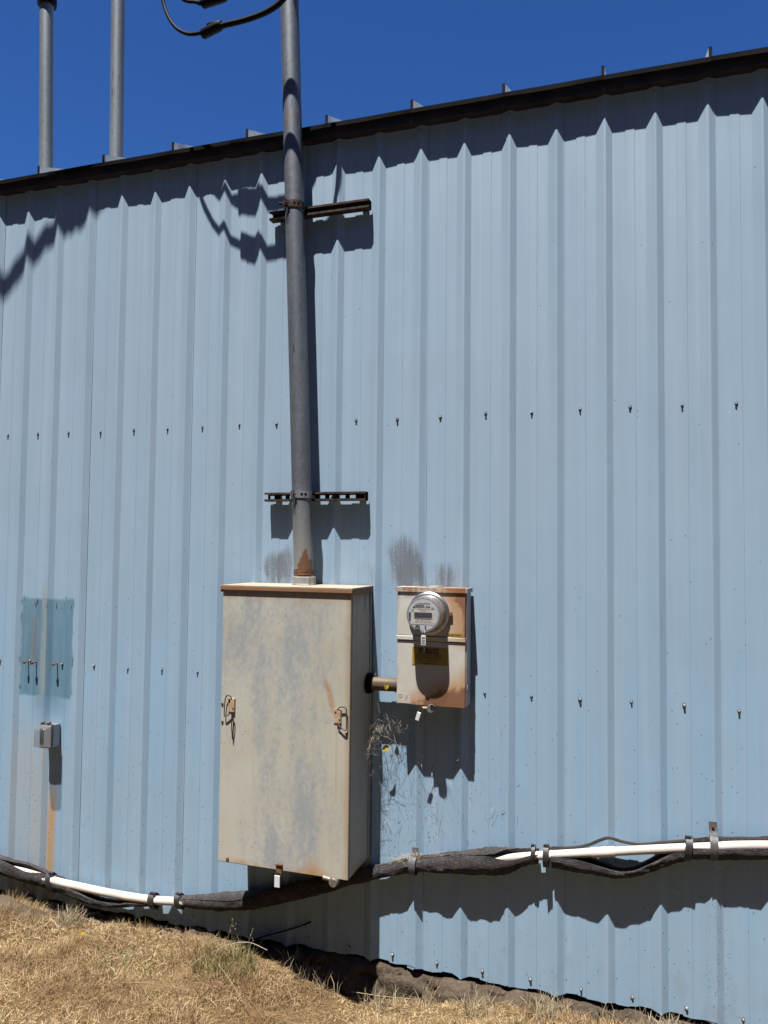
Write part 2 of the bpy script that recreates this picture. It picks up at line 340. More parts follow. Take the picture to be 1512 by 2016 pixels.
M['grass'] = blade_mat('dry_grass_blades', [(0.0, (0.23, 0.125, 0.055)), (0.3, (0.53, 0.345, 0.16)), (0.62, (0.71, 0.505, 0.265)), (0.90, (0.88, 0.71, 0.46)), (0.955, (0.18, 0.19, 0.07))])
M['green'] = blade_mat('green_weed_blades', [(0.0, (0.07, 0.11, 0.03)), (0.4, (0.14, 0.18, 0.055)), (0.65, (0.34, 0.30, 0.13)), (1.0, (0.62, 0.50, 0.27))])
M['straw'] = blade_mat('pale_straw', [(0.0, (0.40, 0.31, 0.18)), (0.5, (0.58, 0.48, 0.31)), (1.0, (0.70, 0.62, 0.45))])
M['webstraw'] = blade_mat('grey_straw', [(0.0, (0.34, 0.27, 0.19)), (0.5, (0.62, 0.54, 0.43)), (1.0, (0.80, 0.76, 0.68))])
M['leaf'] = plain('yellow_leaf_skin', (0.62, 0.46, 0.03), 0.55, 0, 0.2, 40)

# the camera exposed for the dark blue sky: paints here are mid-toned, so scale every colour of the palette once
PAL = 0.60
for m_ in bpy.data.materials:
    for nd in m_.node_tree.nodes:
        if nd.bl_idname == 'ShaderNodeMix':
            for q in (6, 7):
                if not nd.inputs[q].is_linked:
                    c_ = nd.inputs[q].default_value; nd.inputs[q].default_value = (c_[0]*PAL, c_[1]*PAL, c_[2]*PAL, 1)
        if nd.bl_idname == 'ShaderNodeValToRGB':
            for e_ in nd.color_ramp.elements: e_.color = (e_.color[0]*PAL, e_.color[1]*PAL, e_.color[2]*PAL, 1)

# ------------------------------------------------------------------ mesh helpers (coordinates: metres, z relative to the camera's level)
WLOC = {}
def link_mesh(name, me, mat, parent=None, loc=(0, 0, 0)):
    o = bpy.data.objects.new(name, me); COL.objects.link(o)
    if mat is not None and len(me.materials) == 0: me.materials.append(mat)
    w = Vector(loc); o['_w'] = 0; del o['_w']; WLOC[o.name] = w
    if parent is not None:
        o.parent = parent; o.location = w - WLOC[parent.name]
    else:
        o.location = w + Vector((0, 0, ZC))
    return o
def mesh_obj(name, verts, faces, mat, parent=None, smooth=False, auto=None):
    v = np.asarray(verts, dtype=float)
    c = np.array([(v[:, 0].min()+v[:, 0].max())/2, (v[:, 1].min()+v[:, 1].max())/2, v[:, 2].min()])
    me = bpy.data.meshes.new(name); me.from_pydata((v-c).tolist(), [], faces); me.update()
    if smooth: me.polygons.foreach_set('use_smooth', [True]*len(me.polygons))
    o = link_mesh(name, me, mat, parent, c)
    if auto: me.set_sharp_from_angle(angle=math.radians(auto))
    return o
def thing(name, loc, label, cat, group=None):
    o = bpy.data.objects.new(name, None); COL.objects.link(o); o.empty_display_size = 0.05
    WLOC[o.name] = Vector(loc); o.location = Vector(loc) + Vector((0, 0, ZC))
    return tag(o, label, cat, group)
def tag(o, label, cat, group=None):
    o['label'] = label; o['category'] = cat
    if group: o['group'] = group
    return o
class MB:
    def __init__(s): s.v = []; s.f = []
    def box(s, x0, x1, y0, y1, z0, z1, bev=0.0):
        bm = bmesh.new(); bmesh.ops.create_cube(bm, size=1.0)
        for v in bm.verts:
            v.co = Vector(((x0+x1)/2 + v.co.x*(x1-x0), (y0+y1)/2 + v.co.y*(y1-y0), (z0+z1)/2 + v.co.z*(z1-z0)))
        if bev: bmesh.ops.bevel(bm, geom=bm.edges[:], offset=bev, segments=2, profile=0.5, affect='EDGES')
        s.bm(bm); return s
    def bm(s, bm):
        b = len(s.v); bm.verts.ensure_lookup_table(); bm.verts.index_update()
        s.v += [tuple(v.co) for v in bm.verts]; s.f += [tuple(b+q.index for q in f.verts) for f in bm.faces]; bm.free()
    def tube(s, pts, r, seg=12, cap=True):
        pts = [Vector(p) for p in pts]; n = len(pts); rr = r if hasattr(r, '__len__') else [r]*n
        b = len(s.v); t0 = (pts[1]-pts[0]).normalized()
        a = t0.orthogonal().normalized(); 
        for i in range(n):
            t = (pts[min(i+1, n-1)] - pts[max(i-1, 0)]).normalized()
            a = (a - t*a.dot(t)).normalized(); c = t.cross(a)
            for k in range(seg):
                th = 2*math.pi*k/seg; s.v.append(tuple(pts[i] + (a*math.cos(th) + c*math.sin(th))*rr[i]))
        for i in range(n-1):
            for k in range(seg):
                k2 = (k+1) % seg; s.f.append((b+i*seg+k, b+i*seg+k2, b+(i+1)*seg+k2, b+(i+1)*seg+k))
        if cap:
            s.f.append(tuple(b+k for k in reversed(range(seg)))); s.f.append(tuple(b+(n-1)*seg+k for k in range(seg)))
        return s
    def lathe(s, base, axis, prof, seg=32):    # prof: (distance along axis, radius)
        base = Vector(base); axis = Vector(axis).normalized(); a = axis.orthogonal().normalized(); c = axis.cross(a); b = len(s.v)
        for d, r in prof:
            for k in range(seg):
                th = 2*math.pi*k/seg; s.v.append(tuple(base + axis*d + (a*math.cos(th)+c*math.sin(th))*r))
        for i in range(len(prof)-1):
            for k in range(seg):
                k2 = (k+1) % seg; s.f.append((b+i*seg+k, b+i*seg+k2, b+(i+1)*seg+k2, b+(i+1)*seg+k))
        s.f.append(tuple(b+k for k in reversed(range(seg)))); s.f.append(tuple(b+(len(prof)-1)*seg+k for k in range(seg)))
        return s
    def obj(s, name, mat, parent=None, smooth=False, auto=40):
        return mesh_obj(name, s.v, s.f, mat, parent, smooth, auto if smooth else None)
def box(name, mat, parent, x0, x1, y0, y1, z0, z1, bev=0.0):
    return MB().box(x0, x1, y0, y1, z0, z1, bev).obj(name, mat, parent)
def spline(pts, n=8):
    P = [np.array(p, float) for p in pts]; P = [2*P[0]-P[1]] + P + [2*P[-1]-P[-2]]; out = []
    for i in range(1, len(P)-2):
        for k in range(n):
            t = k/n; a, b, c, d = P[i-1:i+3]
            out.append(0.5*((2*b) + (c-a)*t + (2*a-5*b+4*c-d)*t*t + (3*b-a-3*c+d)*t**3))
    out.append(P[-2]); return [tuple(float(q) for q in p) for p in out]
def text(name, s, size, x, y, z, mat, parent, spread=1.0):
    cu = bpy.data.curves.new('txt', 'FONT'); cu.body = s; cu.size = size; cu.align_x = 'CENTER'; cu.align_y = 'CENTER'; cu.space_character = spread; cu.offset = size*0.012
    t = bpy.data.objects.new('txt', cu); COL.objects.link(t)
    bpy.context.view_layer.update()
    me = bpy.data.meshes.new_from_object(t.evaluated_get(bpy.context.evaluated_depsgraph_get()))
    bpy.data.objects.remove(t); bpy.data.curves.remove(cu)
    me.transform(Matrix.Rotation(math.radians(90), 4, 'X')); me.materials.clear()
    return link_mesh(name, me, mat, parent, (x, y, z))

# ------------------------------------------------------------------ ground
GX = [-40, -0.3, 0.06, 0.5, 0.9, 1.3, 1.48, 1.63, 1.72, 1.82, 1.93, 2.02, 2.2, 2.40, 2.6, 2.8, 3.2, 40]
GZ = [-1.86, -1.86, -1.855, -1.865, -1.86, -1.845, -1.845, -1.880, -1.912, -1.944, -1.968, -1.975, -1.938, -1.905, -1.886, -1.874, -1.866, -1.866]
nz = rng.uniform(-1, 1, (64, 64))
def vnoise(x, y, s):
    x = np.asarray(x)*s + 17.3; y = np.asarray(y)*s + 9.1
    i = np.floor(x).astype(int); j = np.floor(y).astype(int); fx = x-i; fy = y-j
    fx = fx*fx*(3-2*fx); fy = fy*fy*(3-2*fy); g = lambda a, b: nz[a % 64, b % 64]
    return (g(i, j)*(1-fx)+g(i+1, j)*fx)*(1-fy) + (g(i, j+1)*(1-fx)+g(i+1, j+1)*fx)*fy
def gh(x, y):
    x = np.asarray(x, float); y = np.asarray(y, float); d = np.clip(-y, 0, 40)
    base = np.interp(x, GX, GZ)
    rise = np.where(d > 0.10, np.minimum(0.11*(d-0.10), 0.45), 0.0)
    blend = np.clip((d-0.1)/0.9, 0, 1); base = base*(1-0.55*blend) + (-1.875)*0.55*blend
    ditch = -0.06*np.clip(1-d/0.09, 0, 1)*np.interp(x, [1.3, 2.1], [1.0, 0.3])
    near = np.clip(1-d/6, 0, 1)
    return base + rise + ditch + (0.014*vnoise(x, y, 5) + 0.008*vnoise(x, y, 13) + 0.004*vnoise(x, y, 31))*near
def ground():
    xs = np.concatenate([np.linspace(-400, -6, 14), np.linspace(-5.2, -1.2, 14), np.linspace(-1.1, 4.2, 170), np.linspace(4.3, 8, 14), np.linspace(9, 400, 14)])
    ys = np.concatenate([np.linspace(-400, -8, 12), np.linspace(-7.4, -1.7, 16), np.linspace(-1.6, 0.3, 70), np.linspace(0.6, 8, 6), np.linspace(12, 400, 8)])
    X, Y = np.meshgrid(xs, ys); Z = gh(X, Y)
    n, m = X.shape; V = np.stack([X, Y, Z], -1).reshape(-1, 3)
    F = [(i*m+j, i*m+j+1, (i+1)*m+j+1, (i+1)*m+j) for i in range(n-1) for j in range(m-1)]
    o = mesh_obj('ground', V, F, M['ground'], None, True); o['kind'] = 'structure'
    o['label'] = 'dry sloping lawn ground in front of the blue wall'
ground()
def soil_bank():
    xs = np.linspace(-2.2, 5.4, 900); prof = [(-0.075, 0.0), (-0.06, 0.15), (-0.05, 0.3), (-0.04, 0.46), (-0.03, 0.62), (-0.02, 0.75), (-0.012, 0.86), (0.02, 0.97), (0.10, 1.0)]
    V = []; F = []
    for i, x in enumerate(xs):
        for k, (y, t) in enumerate(prof):
            g = float(gh(x, -0.08)) - 0.03; top = -1.845 + 0.02*float(vnoise(x, 0.3, 6)) + 0.012*float(vnoise(x, 1.3, 18))
            yy = y + (0.024*float(vnoise(x, k*0.31, 8)) + 0.018*float(vnoise(x, k*0.7, 23)) + 0.012*float(vnoise(x+5, k*0.9, 55)))*(k > 0)
            V.append((x, max(yy, -0.12), g + (top-g)*t + 0.012*float(vnoise(x, k*0.5+3, 14))*(0 < k < 7)))
    m = len(prof)
    for i in range(len(xs)-1):
        for k in range(m-1): F.append((i*m+k, (i+1)*m+k, (i+1)*m+k+1, i*m+k+1))
    o = mesh_obj('soil_bank', V, F, M['soil'], None, True); o['kind'] = 'structure'
    o['label'] = 'bare brown earth bank under the foot of the blue wall'
soil_bank()
def groundstrip():  # added dark ground out of view, cuts light bounced onto the wall
    xs = np.linspace(-60, 60, 60); ys = np.concatenate([np.linspace(-2.25, -7.5, 18), np.linspace(-8, -13, 6)]); V = [(x, y + 0.06*float(vnoise(x, 3.0, 1.7))*(j == 0), float(gh(x, y))+0.012) for j, y in enumerate(ys) for x in xs]; m = len(xs)
    F = [(j*m+i, (j+1)*m+i, (j+1)*m+i+1, j*m+i+1) for j in range(len(ys)-1) for i in range(m-1)]
    o = mesh_obj('absorber_strip', V, F, M['absorber'], None, True); o['kind'] = 'structure'; o['label'] = 'dark asphalt drive added behind the viewer, unseen, cuts ground bounce'
groundstrip()

def skyscreen():  # added tree masses out of view, block low sky to deepen shadows
    from mathutils import noise as mn
    m = MB()
    for i in range(64):
        a = math.radians(188 + 164*(i+rng.uniform(-0.4, 0.4))/63); d = rng.uniform(17, 24); x, y = 2+d*1.5*math.cos(a), -1+d*math.sin(a)
        g = float(gh(x, y)); h = rng.uniform(13, 18); r = rng.uniform(2.6, 3.6); bm = bmesh.new(); bmesh.ops.create_icosphere(bm, subdivisions=4, radius=1.0); o = Vector(rng.uniform(0, 50, 3))
        for v in bm.verts:
            p = v.co.copy(); k = 1 + 0.35*mn.noise(p*1.6+o) + 0.25*mn.noise(p*4+o) + 0.18*mn.noise(p*9+o)
            v.co = Vector((p.x*r*k + x, p.y*r*k + y, g + h*0.53 + p.z*h*0.47*k))
        m.bm(bm); m.tube([(x, y, g-0.2), (x, y, g+h*0.3)], [0.32, 0.22], 8)
    o = m.obj('added_skyscreen', M['skyscreen'], None); o['kind'] = 'stuff'; o['label'] = 'added unseen wood across the lawn behind the viewer'
skyscreen()

# ------------------------------------------------------------------ the metal building
B = thing('metal_building', (2.0, 3.0, -1.83), 'light blue ribbed metal building with dark brown eave under a blue sky', 'building')
RW, RT, RL, RH = 0.0245, 0.011, 0.0325, 0.0168       # rib: right slope, crest, left slope, height
def panel_profile(k0):
    P = []
    for k in range(3):
        xr = (k0+k)*PITCH; off = 0.0016 if k == 0 else 0.0
        x0 = xr - RW - RT - RL
        P += [(x0, off if k else 0.0016), (x0+RL, -RH+off), (x0+RL+0.003, -RH-0.0012+off), (x0+RL+RT-0.003, -RH-0.0012+off), (x0+RL+RT, -RH+off), (xr, off*0.6)]
        P += [(xr+0.010, 0.0), (xr+0.052, 0.0), (xr+0.055, -0.0016), (xr+0.089, -0.0016), (xr+0.092, 0.0)]
    xr = (k0+3)*PITCH; x0 = xr - RW - RT - RL
    P += [(x0, 0), (x0+RL, -RH), (x0+RL+0.003, -RH-0.0012), (x0+RL+RT-0.003, -RH-0.0012), (x0+RL+RT, -RH), (xr, -0.0012), (xr+0.004, -0.0019)]
    return P
SCREW = MB(); SCREW.lathe((0, 0, 0), (0, -1, 0), [(0, 0.0070), (0.0022, 0.0068)], 12)
SCREW_HEAD = MB(); SCREW_HEAD.lathe((0, -0.0022, 0), (0, -1, 0), [(0, 0.0056), (0.0012, 0.0056), (0.0012, 0.0040), (0.0068, 0.0040)], 6)
def screw_mesh():
    me = bpy.data.meshes.new('screw'); b = len(SCREW.v)
    me.from_pydata(SCREW.v + SCREW_HEAD.v, [], SCREW.f + [tuple(b+i for i in f) for f in SCREW_HEAD.f]); me.materials.append(M['washer']); me.materials.append(M['screw'])
    for i, p in enumerate(me.polygons): p.material_index = 0 if i < len(SCREW.f) else 1
    return me
SCM = screw_mesh()
zcuts = np.linspace(0, 1, 15)
for k0 in range(-10, 26, 3):
    P = panel_profile(k0); jb = rng.uniform(-0.006, 0.006); V = []; F = []; zb = -1.835; zt = 1.985
    for t in zcuts:
        for i, (x, y) in enumerate(P):
            z = zb + (zt-zb)*t
            if t == 0: z += jb + 0.006*math.sin(i*0.9+k0) 
            V.append((x, y + 0.0012*float(vnoise(x, z, 2.3))*(1 if 0 < i < len(P)-1 else 0), z))
    m = len(P)
    for j in range(len(zcuts)-1):
        for i in range(m-1): F.append((j*m+i, j*m+i+1, (j+1)*m+i+1, (j+1)*m+i))
    p = mesh_obj('wall_panel', V, F, M['wallpatch'] if k0 == -1 else M['wallsoot'] if k0 in (5, 8, 11) else M['wall'], B)
    md = p.modifiers.new('thickness', 'SOLIDIFY'); md.thickness = 0.0008; md.offset = -1
    for k in range(k0, k0+3):
        for z in (0.5977, -0.6186, -1.797):
            sx = k*PITCH + 0.0674 + rng.uniform(-0.003, 0.003); sz = z + rng.uniform(-0.005, 0.005)
            if k < 9 and z < -1.7: sz = -1.79
            s = link_mesh('screw', SCM, None, p, (sx, -0.0022, sz))
            s.rotation_euler = (rng.uniform(-0.2, 0.2), rng.uniform(0, 1), rng.uniform(-0.2, 0.2)); q = rng.uniform(0.85, 1.15); s.scale = (q, rng.uniform(0.7, 1.1), q)
    # small fixings high on the rib crests under the eave
    for k in range(k0, k0+3):
        s = link_mesh('screw', SCM, None, p, (k*PITCH-0.034, -0.0177, 1.93)); s.scale = (0.6, 0.6, 0.6)
XA, XB = -10*PITCH-0.068, 26*PITCH+0.004
MB().box(XA, XB, -0.052, -0.046, 1.946, 1.992).box(XA, XB, -0.046, 0.03, 1.946, 1.951).obj('eave_fascia', M['fascia'], B)
SLOPE = 0.40
# roof panels with slightly bellied front hems and standing seams between them
RS = 0.4238; r0x = 0.045
for k in range(-5, 13):
    x0 = r0x + k*RS; V = []; F = []; n = 7
    for i in range(n):
        x = x0 + 0.0003 + (RS-0.0006)*i/(n-1); sag = 0.0035*math.sin(math.pi*i/(n-1)) + 0.0015*math.sin(k*3+i)
        V += [(x, -0.067-sag*0.5, 1.984-sag), (x, -0.067, 2.003-sag*0.2), (x, -0.060, 2.006), (x, 0.4, 2.006+0.46*SLOPE), (x, 6.0, 2.006+6.06*SLOPE)]
    for i in range(n-1):
        for j in range(4): F.append((i*5+j, (i+1)*5+j, (i+1)*5+j+1, i*5+j+1))
    o = mesh_obj('roof_panel', V, F, M['roof'], B); o.data.materials.append(M['lip'])
    for i, p_ in enumerate(o.data.polygons): p_.material_index = 1 if i % 4 < 2 else 0
    sm = MB(); hh = 0.047; a, b = x0-0.0075, x0+0.0075
    zz = lambda y: 2.004 + (y+0.06)*SLOPE
    y0, y1 = -0.030, 6.0
    a, b, w = x0-0.006, x0+0.006, 0.0
    vs_ = [(a-w, y0, zz(y0)), (b+w, y0, zz(y0)), (b, y0, zz(y0)+hh), (a, y0, zz(y0)+hh), (a-w, y1, zz(y1)), (b+w, y1, zz(y1)), (b, y1, zz(y1)+hh), (a, y1, zz(y1)+hh)]
    sm.v = vs_; sm.f = [(3, 2, 6, 7), (1, 5, 6, 2), (0, 3, 7, 4), (4, 7, 6, 5)]
    so = sm.obj('roof_seam', M['seam'], B)
    e = MB(); ys2 = (y0-0.004, y0-0.001)
    e.v = [(x, y, z) for y in ys2 for x, z in ((a-w, zz(y0)-0.004), (b+w, zz(y0)-0.004), (b+0.001, zz(y0)+hh+0.002), (a-0.001, zz(y0)+hh+0.002))]
    e.f = [(0, 1, 2, 3), (7, 6, 5, 4), (0, 4, 5, 1), (1, 5, 6, 2), (2, 6, 7, 3), (3, 7, 4, 0)]
    e.obj('seam_end', M['seamend'], so)
box('eave_flashing', M['lip'], B, XA, XB, -0.064, 0.02, 1.9935, 2.000)
box('end_wall', M['wall'], B, XA-0.02, XA-0.004, 0.005, 6.0, -1.83, 2.0); box('end_wall', M['wall'], B, XB+0.004, XB+0.02, 0.005, 6.0, -1.83, 2.0)
box('back_wall', M['wall'], B, XA, XB, 6.02, 6.04, -1.83, 3.95)
box('light_stop_sheet', M['lip'], B, XA+0.01, XB-0.01, 0.06, 0.08, -1.84, 1.98)  # added dark sheet behind the panels, keeps light from leaking through

# ------------------------------------------------------------------ big cabinet
CX0, CX1, CYF, CZ0, CZ1 = 1.375, 1.990, -0.280, -1.385, -0.172
C = thing('electrical_cabinet', ((CX0+CX1)/2, -0.14, CZ0), 'tall cream weathered steel electrical cabinet hanging on the wall', 'cabinet')
box('case', M['cab'], C, CX0, CX1, -0.262, -0.018, CZ0+0.003, CZ1-0.004, 0.002)
d = MB().box(CX0+0.001, CX1-0.001, CYF, -0.2635, CZ0, CZ1-0.013, 0.0035).obj('door', M['cab'], C)
MB().box(CX0-0.007, CX1+0.007, CYF-0.010, -0.012, -0.1745, -0.170).box(CX0-0.007, CX1+0.007, CYF-0.010, CYF-0.0075, -0.190, -0.1748).box(CX1+0.0045, CX1+0.007, CYF-0.0072, -0.012, -0.201, -0.1748).box(CX0-0.007, CX0-0.0045, CYF-0.0072, -0.012, -0.201, -0.1748).obj('top_cap', M['cap'], C)
box('back_flange', M['cab'], C, CX1+0.0005, CX1+0.004, -0.040, -0.019, CZ0+0.01, CZ1-0.035)
def pull_handle(cx, cz, flip, tilt):
    hw = 0.0175
    h = MB().box(cx-hw, cx+hw, -0.2835, -0.2805, cz-0.032, cz+0.030, 0.001).obj('handle', M['tanrust'], C)
    MB().box(cx-0.004, cx+hw-0.002, -0.2895, -0.2837, cz-0.031, cz+0.028, 0.002).obj('hinge_barrel', M['tanrust'], h)
    s = 1 if not flip else -1
    if flip:  pts = [(cx+0.004, -0.288, cz+0.024), (cx-0.004, -0.2915, cz+0.040), (cx-0.022, -0.2915, cz+0.038), (cx-0.030, -0.2915, cz+0.010), (cx-0.031, -0.2915, cz-0.044), (cx-0.024, -0.2915, cz-0.050), (cx+0.002, -0.290, cz-0.034)]
    else:     pts = [(cx+0.000, -0.288, cz+0.028), (cx+0.014, -0.2915, cz+0.038), (cx+0.034, -0.2915, cz+0.040), (cx+0.042, -0.2915, cz+0.026), (cx+0.043, -0.2915, cz-0.040), (cx+0.036, -0.2915, cz-0.056), (cx+0.002, -0.290, cz-0.034)]
    MB().tube(spline(pts, 5), 0.0025, 8).obj('bail', M['bail'], h, True)
    for q, (dx, dz) in enumerate(((-0.010, 0.016), (0.010, -0.014))):
        MB().lathe((cx+dx, -0.2836 if q == 0 else -0.2894, cz+dz), (0, -1, 0), [(0, 0.004), (0.002, 0.003)], 8).obj('rivet', M['bail'], h)
pull_handle(1.432, -0.698, True, 0); pull_handle(1.936, -0.708, False, 0)
for x, z in ((1.384, -0.697), (1.386, -0.776), (1.976, -0.779)):
    MB().lathe((x, CYF+0.001, z), (0, -1, 0), [(0, 0.0055), (0.004, 0.0055), (0.006, 0.003)], 10).obj('door_screw', M['bail'], C)
MB().lathe((1.424, CYF+0.001, -1.368), (0, -1, 0), [(0, 0.008), (0.004, 0.007), (0.006, 0.003)], 9).obj('rusted_bolt', M['rust'], C)
lt = MB().box(1.662, 1.688, -0.2845, -0.281, -1.396, -1.356, 0.001).box(1.658, 1.692, -0.290, -0.281, -1.360, -1.356).obj('latch_tab', M['rust'], C)
MB().tube([(1.675, -0.286, -1.388), (1.672, -0.288, -1.400), (1.671, -0.288, -1.404)], 0.0012, 6).obj('seal_wire', M['strap'], lt)
MB().box(1.658, 1.683, -0.292, -0.286, -1.452, -1.403, 0.001).obj('seal_tag', M['tag'], lt)
bl = MB().lathe((1.930, -0.268, -1.394), (0, -1, 0), [(0, 0.019), (0.030, 0.019), (0.032, 0.017)], 20).obj('barrel_lock', M['lock'], C, True)
MB().tube([(1.880, -0.282, -1.384), (1.912, -0.282, -1.388)], [0.010, 0.0085], 12).obj('lock_pin', M['lock'], bl, True)
t = MB().tube(spline([(1.437, -0.297, -0.725), (1.440, -0.295, -0.745), (1.438, -0.291, -0.790), (1.4405, -0.287, -0.845)], 6), 0.0022, 6)
t.tube(spline([(1.442, -0.297, -0.727), (1.447, -0.295, -0.748), (1.446, -0.291, -0.790), (1.4415, -0.287, -0.848)], 6), 0.0024, 6)
tag(t.obj('tie_strip', M['tie'], None, True), 'thin black plastic tie dangling from the left cabinet handle', 'cable tie')

# ------------------------------------------------------------------ meter box
X0, X1, YF, Z0, Z1 = 2.142, 2.449, -0.115, -0.673, -0.170
MX = thing('meter_box', ((X0+X1)/2, -0.06, Z0), 'rust-stained cream meter box on the wall right of the cabinet', 'meter box')
box('case', M['mbox'], MX, X0, X1, -0.104, -0.018, Z0+0.004, Z1-0.002, 0.002)
box('upper_cover', M['mbox'], MX, X0+0.001, X1-0.004, YF, -0.1045, -0.3745, Z1-0.014, 0.002)
rd = MB().box(X0-0.003, X1-0.001, YF-0.0035, -0.1045, -0.396, -0.376, 0.003).obj('ridge', M['mbox'], MX)
box('lower_cover', M['mbox'], MX, X0+0.001, X1-0.004, YF+0.002, -0.1045, Z0, -0.3985, 0.002)
MB().box(X0-0.005, X1+0.006, YF-0.006, -0.012, Z1-0.0015, Z1+0.003).box(X0-0.005, X1+0.006, YF-0.006, YF-0.0035, Z1-0.016, Z1-0.0017).box(X1+0.0035, X1+0.006, YF-0.0032, -0.012, Z1-0.016, Z1-0.0017).obj('top_cap', M['mbox'], MX)
MB().lathe((2.30, -0.06, Z1+0.0032), (0, 0, 1), [(0, 0.040), (0.004, 0.040), (0.004, 0.034), (0.005, 0.034)], 24).obj('top_knockout', M['mbox'], MX)
MB().lathe((X1+0.0002, -0.070, -0.595), (1, 0, 0), [(0, 0.026), (0.0025, 0.026), (0.0025, 0.020), (0.0012, 0.020), (0.0012, 0.010), (0.003, 0.009)], 24).obj('side_knockout', M['mbox'], MX)
lb = MB().box(2.213, 2.369, YF-0.0002, YF+0.001, -0.498, -0.424).obj('caution_label', M['yellow'], MX)
MB().box(2.242, 2.330, YF-0.0010, YF-0.0004, -0.450, -0.428).obj('label_heading', M['black'], lb)
text('label_text', 'CAUTION', 0.020, 2.286, YF-0.0016, -0.439, M['yellow'], lb, 1.08)
for i, s in enumerate(('DO NOT REMOVE METER', 'THIS INSTRUMENT IS EQUIPPED', 'WITH TEST SWITCH', 'FROM FACTORY')):
    text('label_text', s, (0.0100, 0.0088, 0.0100, 0.0095)[i], 2.288, YF-0.0012, (-0.458, -0.468, -0.479, -0.492)[i], M['black'], lb)
vl = MB().box(2.367, 2.432, YF-0.0010, YF-0.0004, -0.3725, -0.3585).obj('voltage_sticker', M['yellow'], MX)
text('sticker_text', '480 VOLTS MTR', 0.0092, 2.399, YF-0.0018, -0.3655, M['black'], vl)
pl = MB().box(2.147, 2.207, YF+0.0004, YF+0.0014, -0.668, -0.627).obj('paper_label', M['paper'], MX)
MB().tube([(2.160+0.008*math.cos(a), YF+0.0004, -0.638+0.007*math.sin(a)) for a in np.linspace(0, 6.3, 14)], 0.0007, 5).tube([(2.183, YF+0.0004, -0.655), (2.192, YF+0.0004, -0.634)], 0.0008, 5).obj('pencil_mark', M['pencil'], pl)
lk = MB().lathe((2.300, -0.100, -0.681), (0, -1, 0), [(0, 0.017), (0.032, 0.017), (0.034, 0.0155)], 20).obj('barrel_lock', M['lock'], MX, True)
MB().tube([(2.262, -0.116, -0.684), (2.284, -0.116, -0.682)], 0.0075, 12).obj('lock_pin', M['lock'], lk, True)
MB().tube(spline([(2.264, -0.122, -0.682), (2.256, -0.126, -0.676), (2.252, -0.127, -0.690), (2.250, -0.127, -0.702)], 4), 0.0011, 6).obj('seal_wire', M['strap'], lk)
tg = bmesh.new(); bmesh.ops.create_cube(tg, size=1)
for v in tg.verts: v.co = Vector((v.co.x*0.017, v.co.y*0.005, v.co.z*0.036))
bmesh.ops.bevel(tg, geom=tg.edges[:], offset=0.001, segments=1, affect='EDGES')
bmesh.ops.rotate(tg, verts=tg.verts[:], cent=(0, 0, 0), matrix=Matrix.Rotation(0.30, 3, 'Y')); bmesh.ops.translate(tg, verts=tg.verts[:], vec=(2.245, -0.128, -0.717))
mt = MB(); mt.bm(tg); mt.obj('seal_tag', M['tag'], lk)

# ------------------------------------------------------------------ electric meter
mc = Vector((2.287, YF-0.001, -0.277))
E = thing('electric_meter', (mc.x, mc.y, mc.z-0.09), 'round glass-domed electric meter with black display on the meter box', 'meter')
MB().lathe(mc, (0, -1, 0), [(0, 0.090), (0.003, 0.092), (0.014, 0.092), (0.017, 0.088), (0.020, 0.083)], 48).obj('base_ring', M['mring'], E, True)
MB().lathe(mc, (0, -1, 0), [(0.0195, 0.0785), (0.088, 0.0750), (0.093, 0.0735)], 48).obj('body', M['msilver'], E, True)
fy = mc.y-0.0935
MB().lathe((mc.x, fy, mc.z), (0, -1, 0), [(0, 0.0725), (0.0012, 0.0720)], 48).obj('face_rim', M['mmid'], E)
fp = MB()
th = np.linspace(0, 2*math.pi, 49)[:-1]
fp.lathe((mc.x, fy-0.0014, mc.z), (0, -1, 0), [(0, 0.0655), (0.0006, 0.0655)], 48)
face = fp.obj('face_plate', M['mface'], E)
def fbox(name, mat, a, b, c, d_, par=None, t0=0.0022, t1=0.0032): return MB().box(mc.x+a, mc.x+b, fy-t1, fy-t0, mc.z+c, mc.z+d_).obj(name, mat, par or face)
fbox('upper_print', M['mdark'], -0.046, 0.006, 0.0300, 0.0365); fbox('upper_print', M['mmid'], -0.036, 0.004, 0.0400, 0.0455); fbox('upper_print', M['mdark'], 0.010, 0.030, 0.0320, 0.0385); fbox('upper_print', M['mmid'], 0.034, 0.046, 0.0260, 0.0330); fbox('upper_print', M['mmid'], -0.050, -0.042, 0.0120, 0.0240)
fbox('upper_print', M['mmid'], -0.024, 0.030, 0.0478, 0.0500)
fbox('white_card', M['paper'], -0.034, 0.034, 0.0135, 0.0285, None, 0.0022, 0.0030)
fbox('white_card', M['paper'], -0.049, 0.049, -0.034, 0.0130, None, 0.0022, 0.0030)
ld = fbox('display_bezel', M['mface'], -0.041, 0.041, -0.0150, 0.0125, None, 0.0032, 0.0042)
fbox('display', M['lcd'], -0.0385, 0.0385, -0.0115, 0.0105, ld, 0.0044, 0.0050)
text('face_text', 'KILOWATTHOURS', 0.0066, mc.x, fy-0.0036, mc.z+0.0240, M['black'], face); text('face_text', 'CL 20 60 HZ', 0.0052, mc.x, fy-0.0036, mc.z+0.0168, M['black'], face)
text('face_text', 'CL 20   120V   3W   FM', 0.0062, mc.x-0.002, fy-0.0036, mc.z-0.0205, M['black'], face); text('face_text', 'TYPE  TA  KH  60HZ  NO. 3', 0.0062, mc.x, fy-0.0036, mc.z-0.0285, M['black'], face)
fbox('lower_line', M['tag'], -0.050, 0.046, -0.0385, -0.0360)
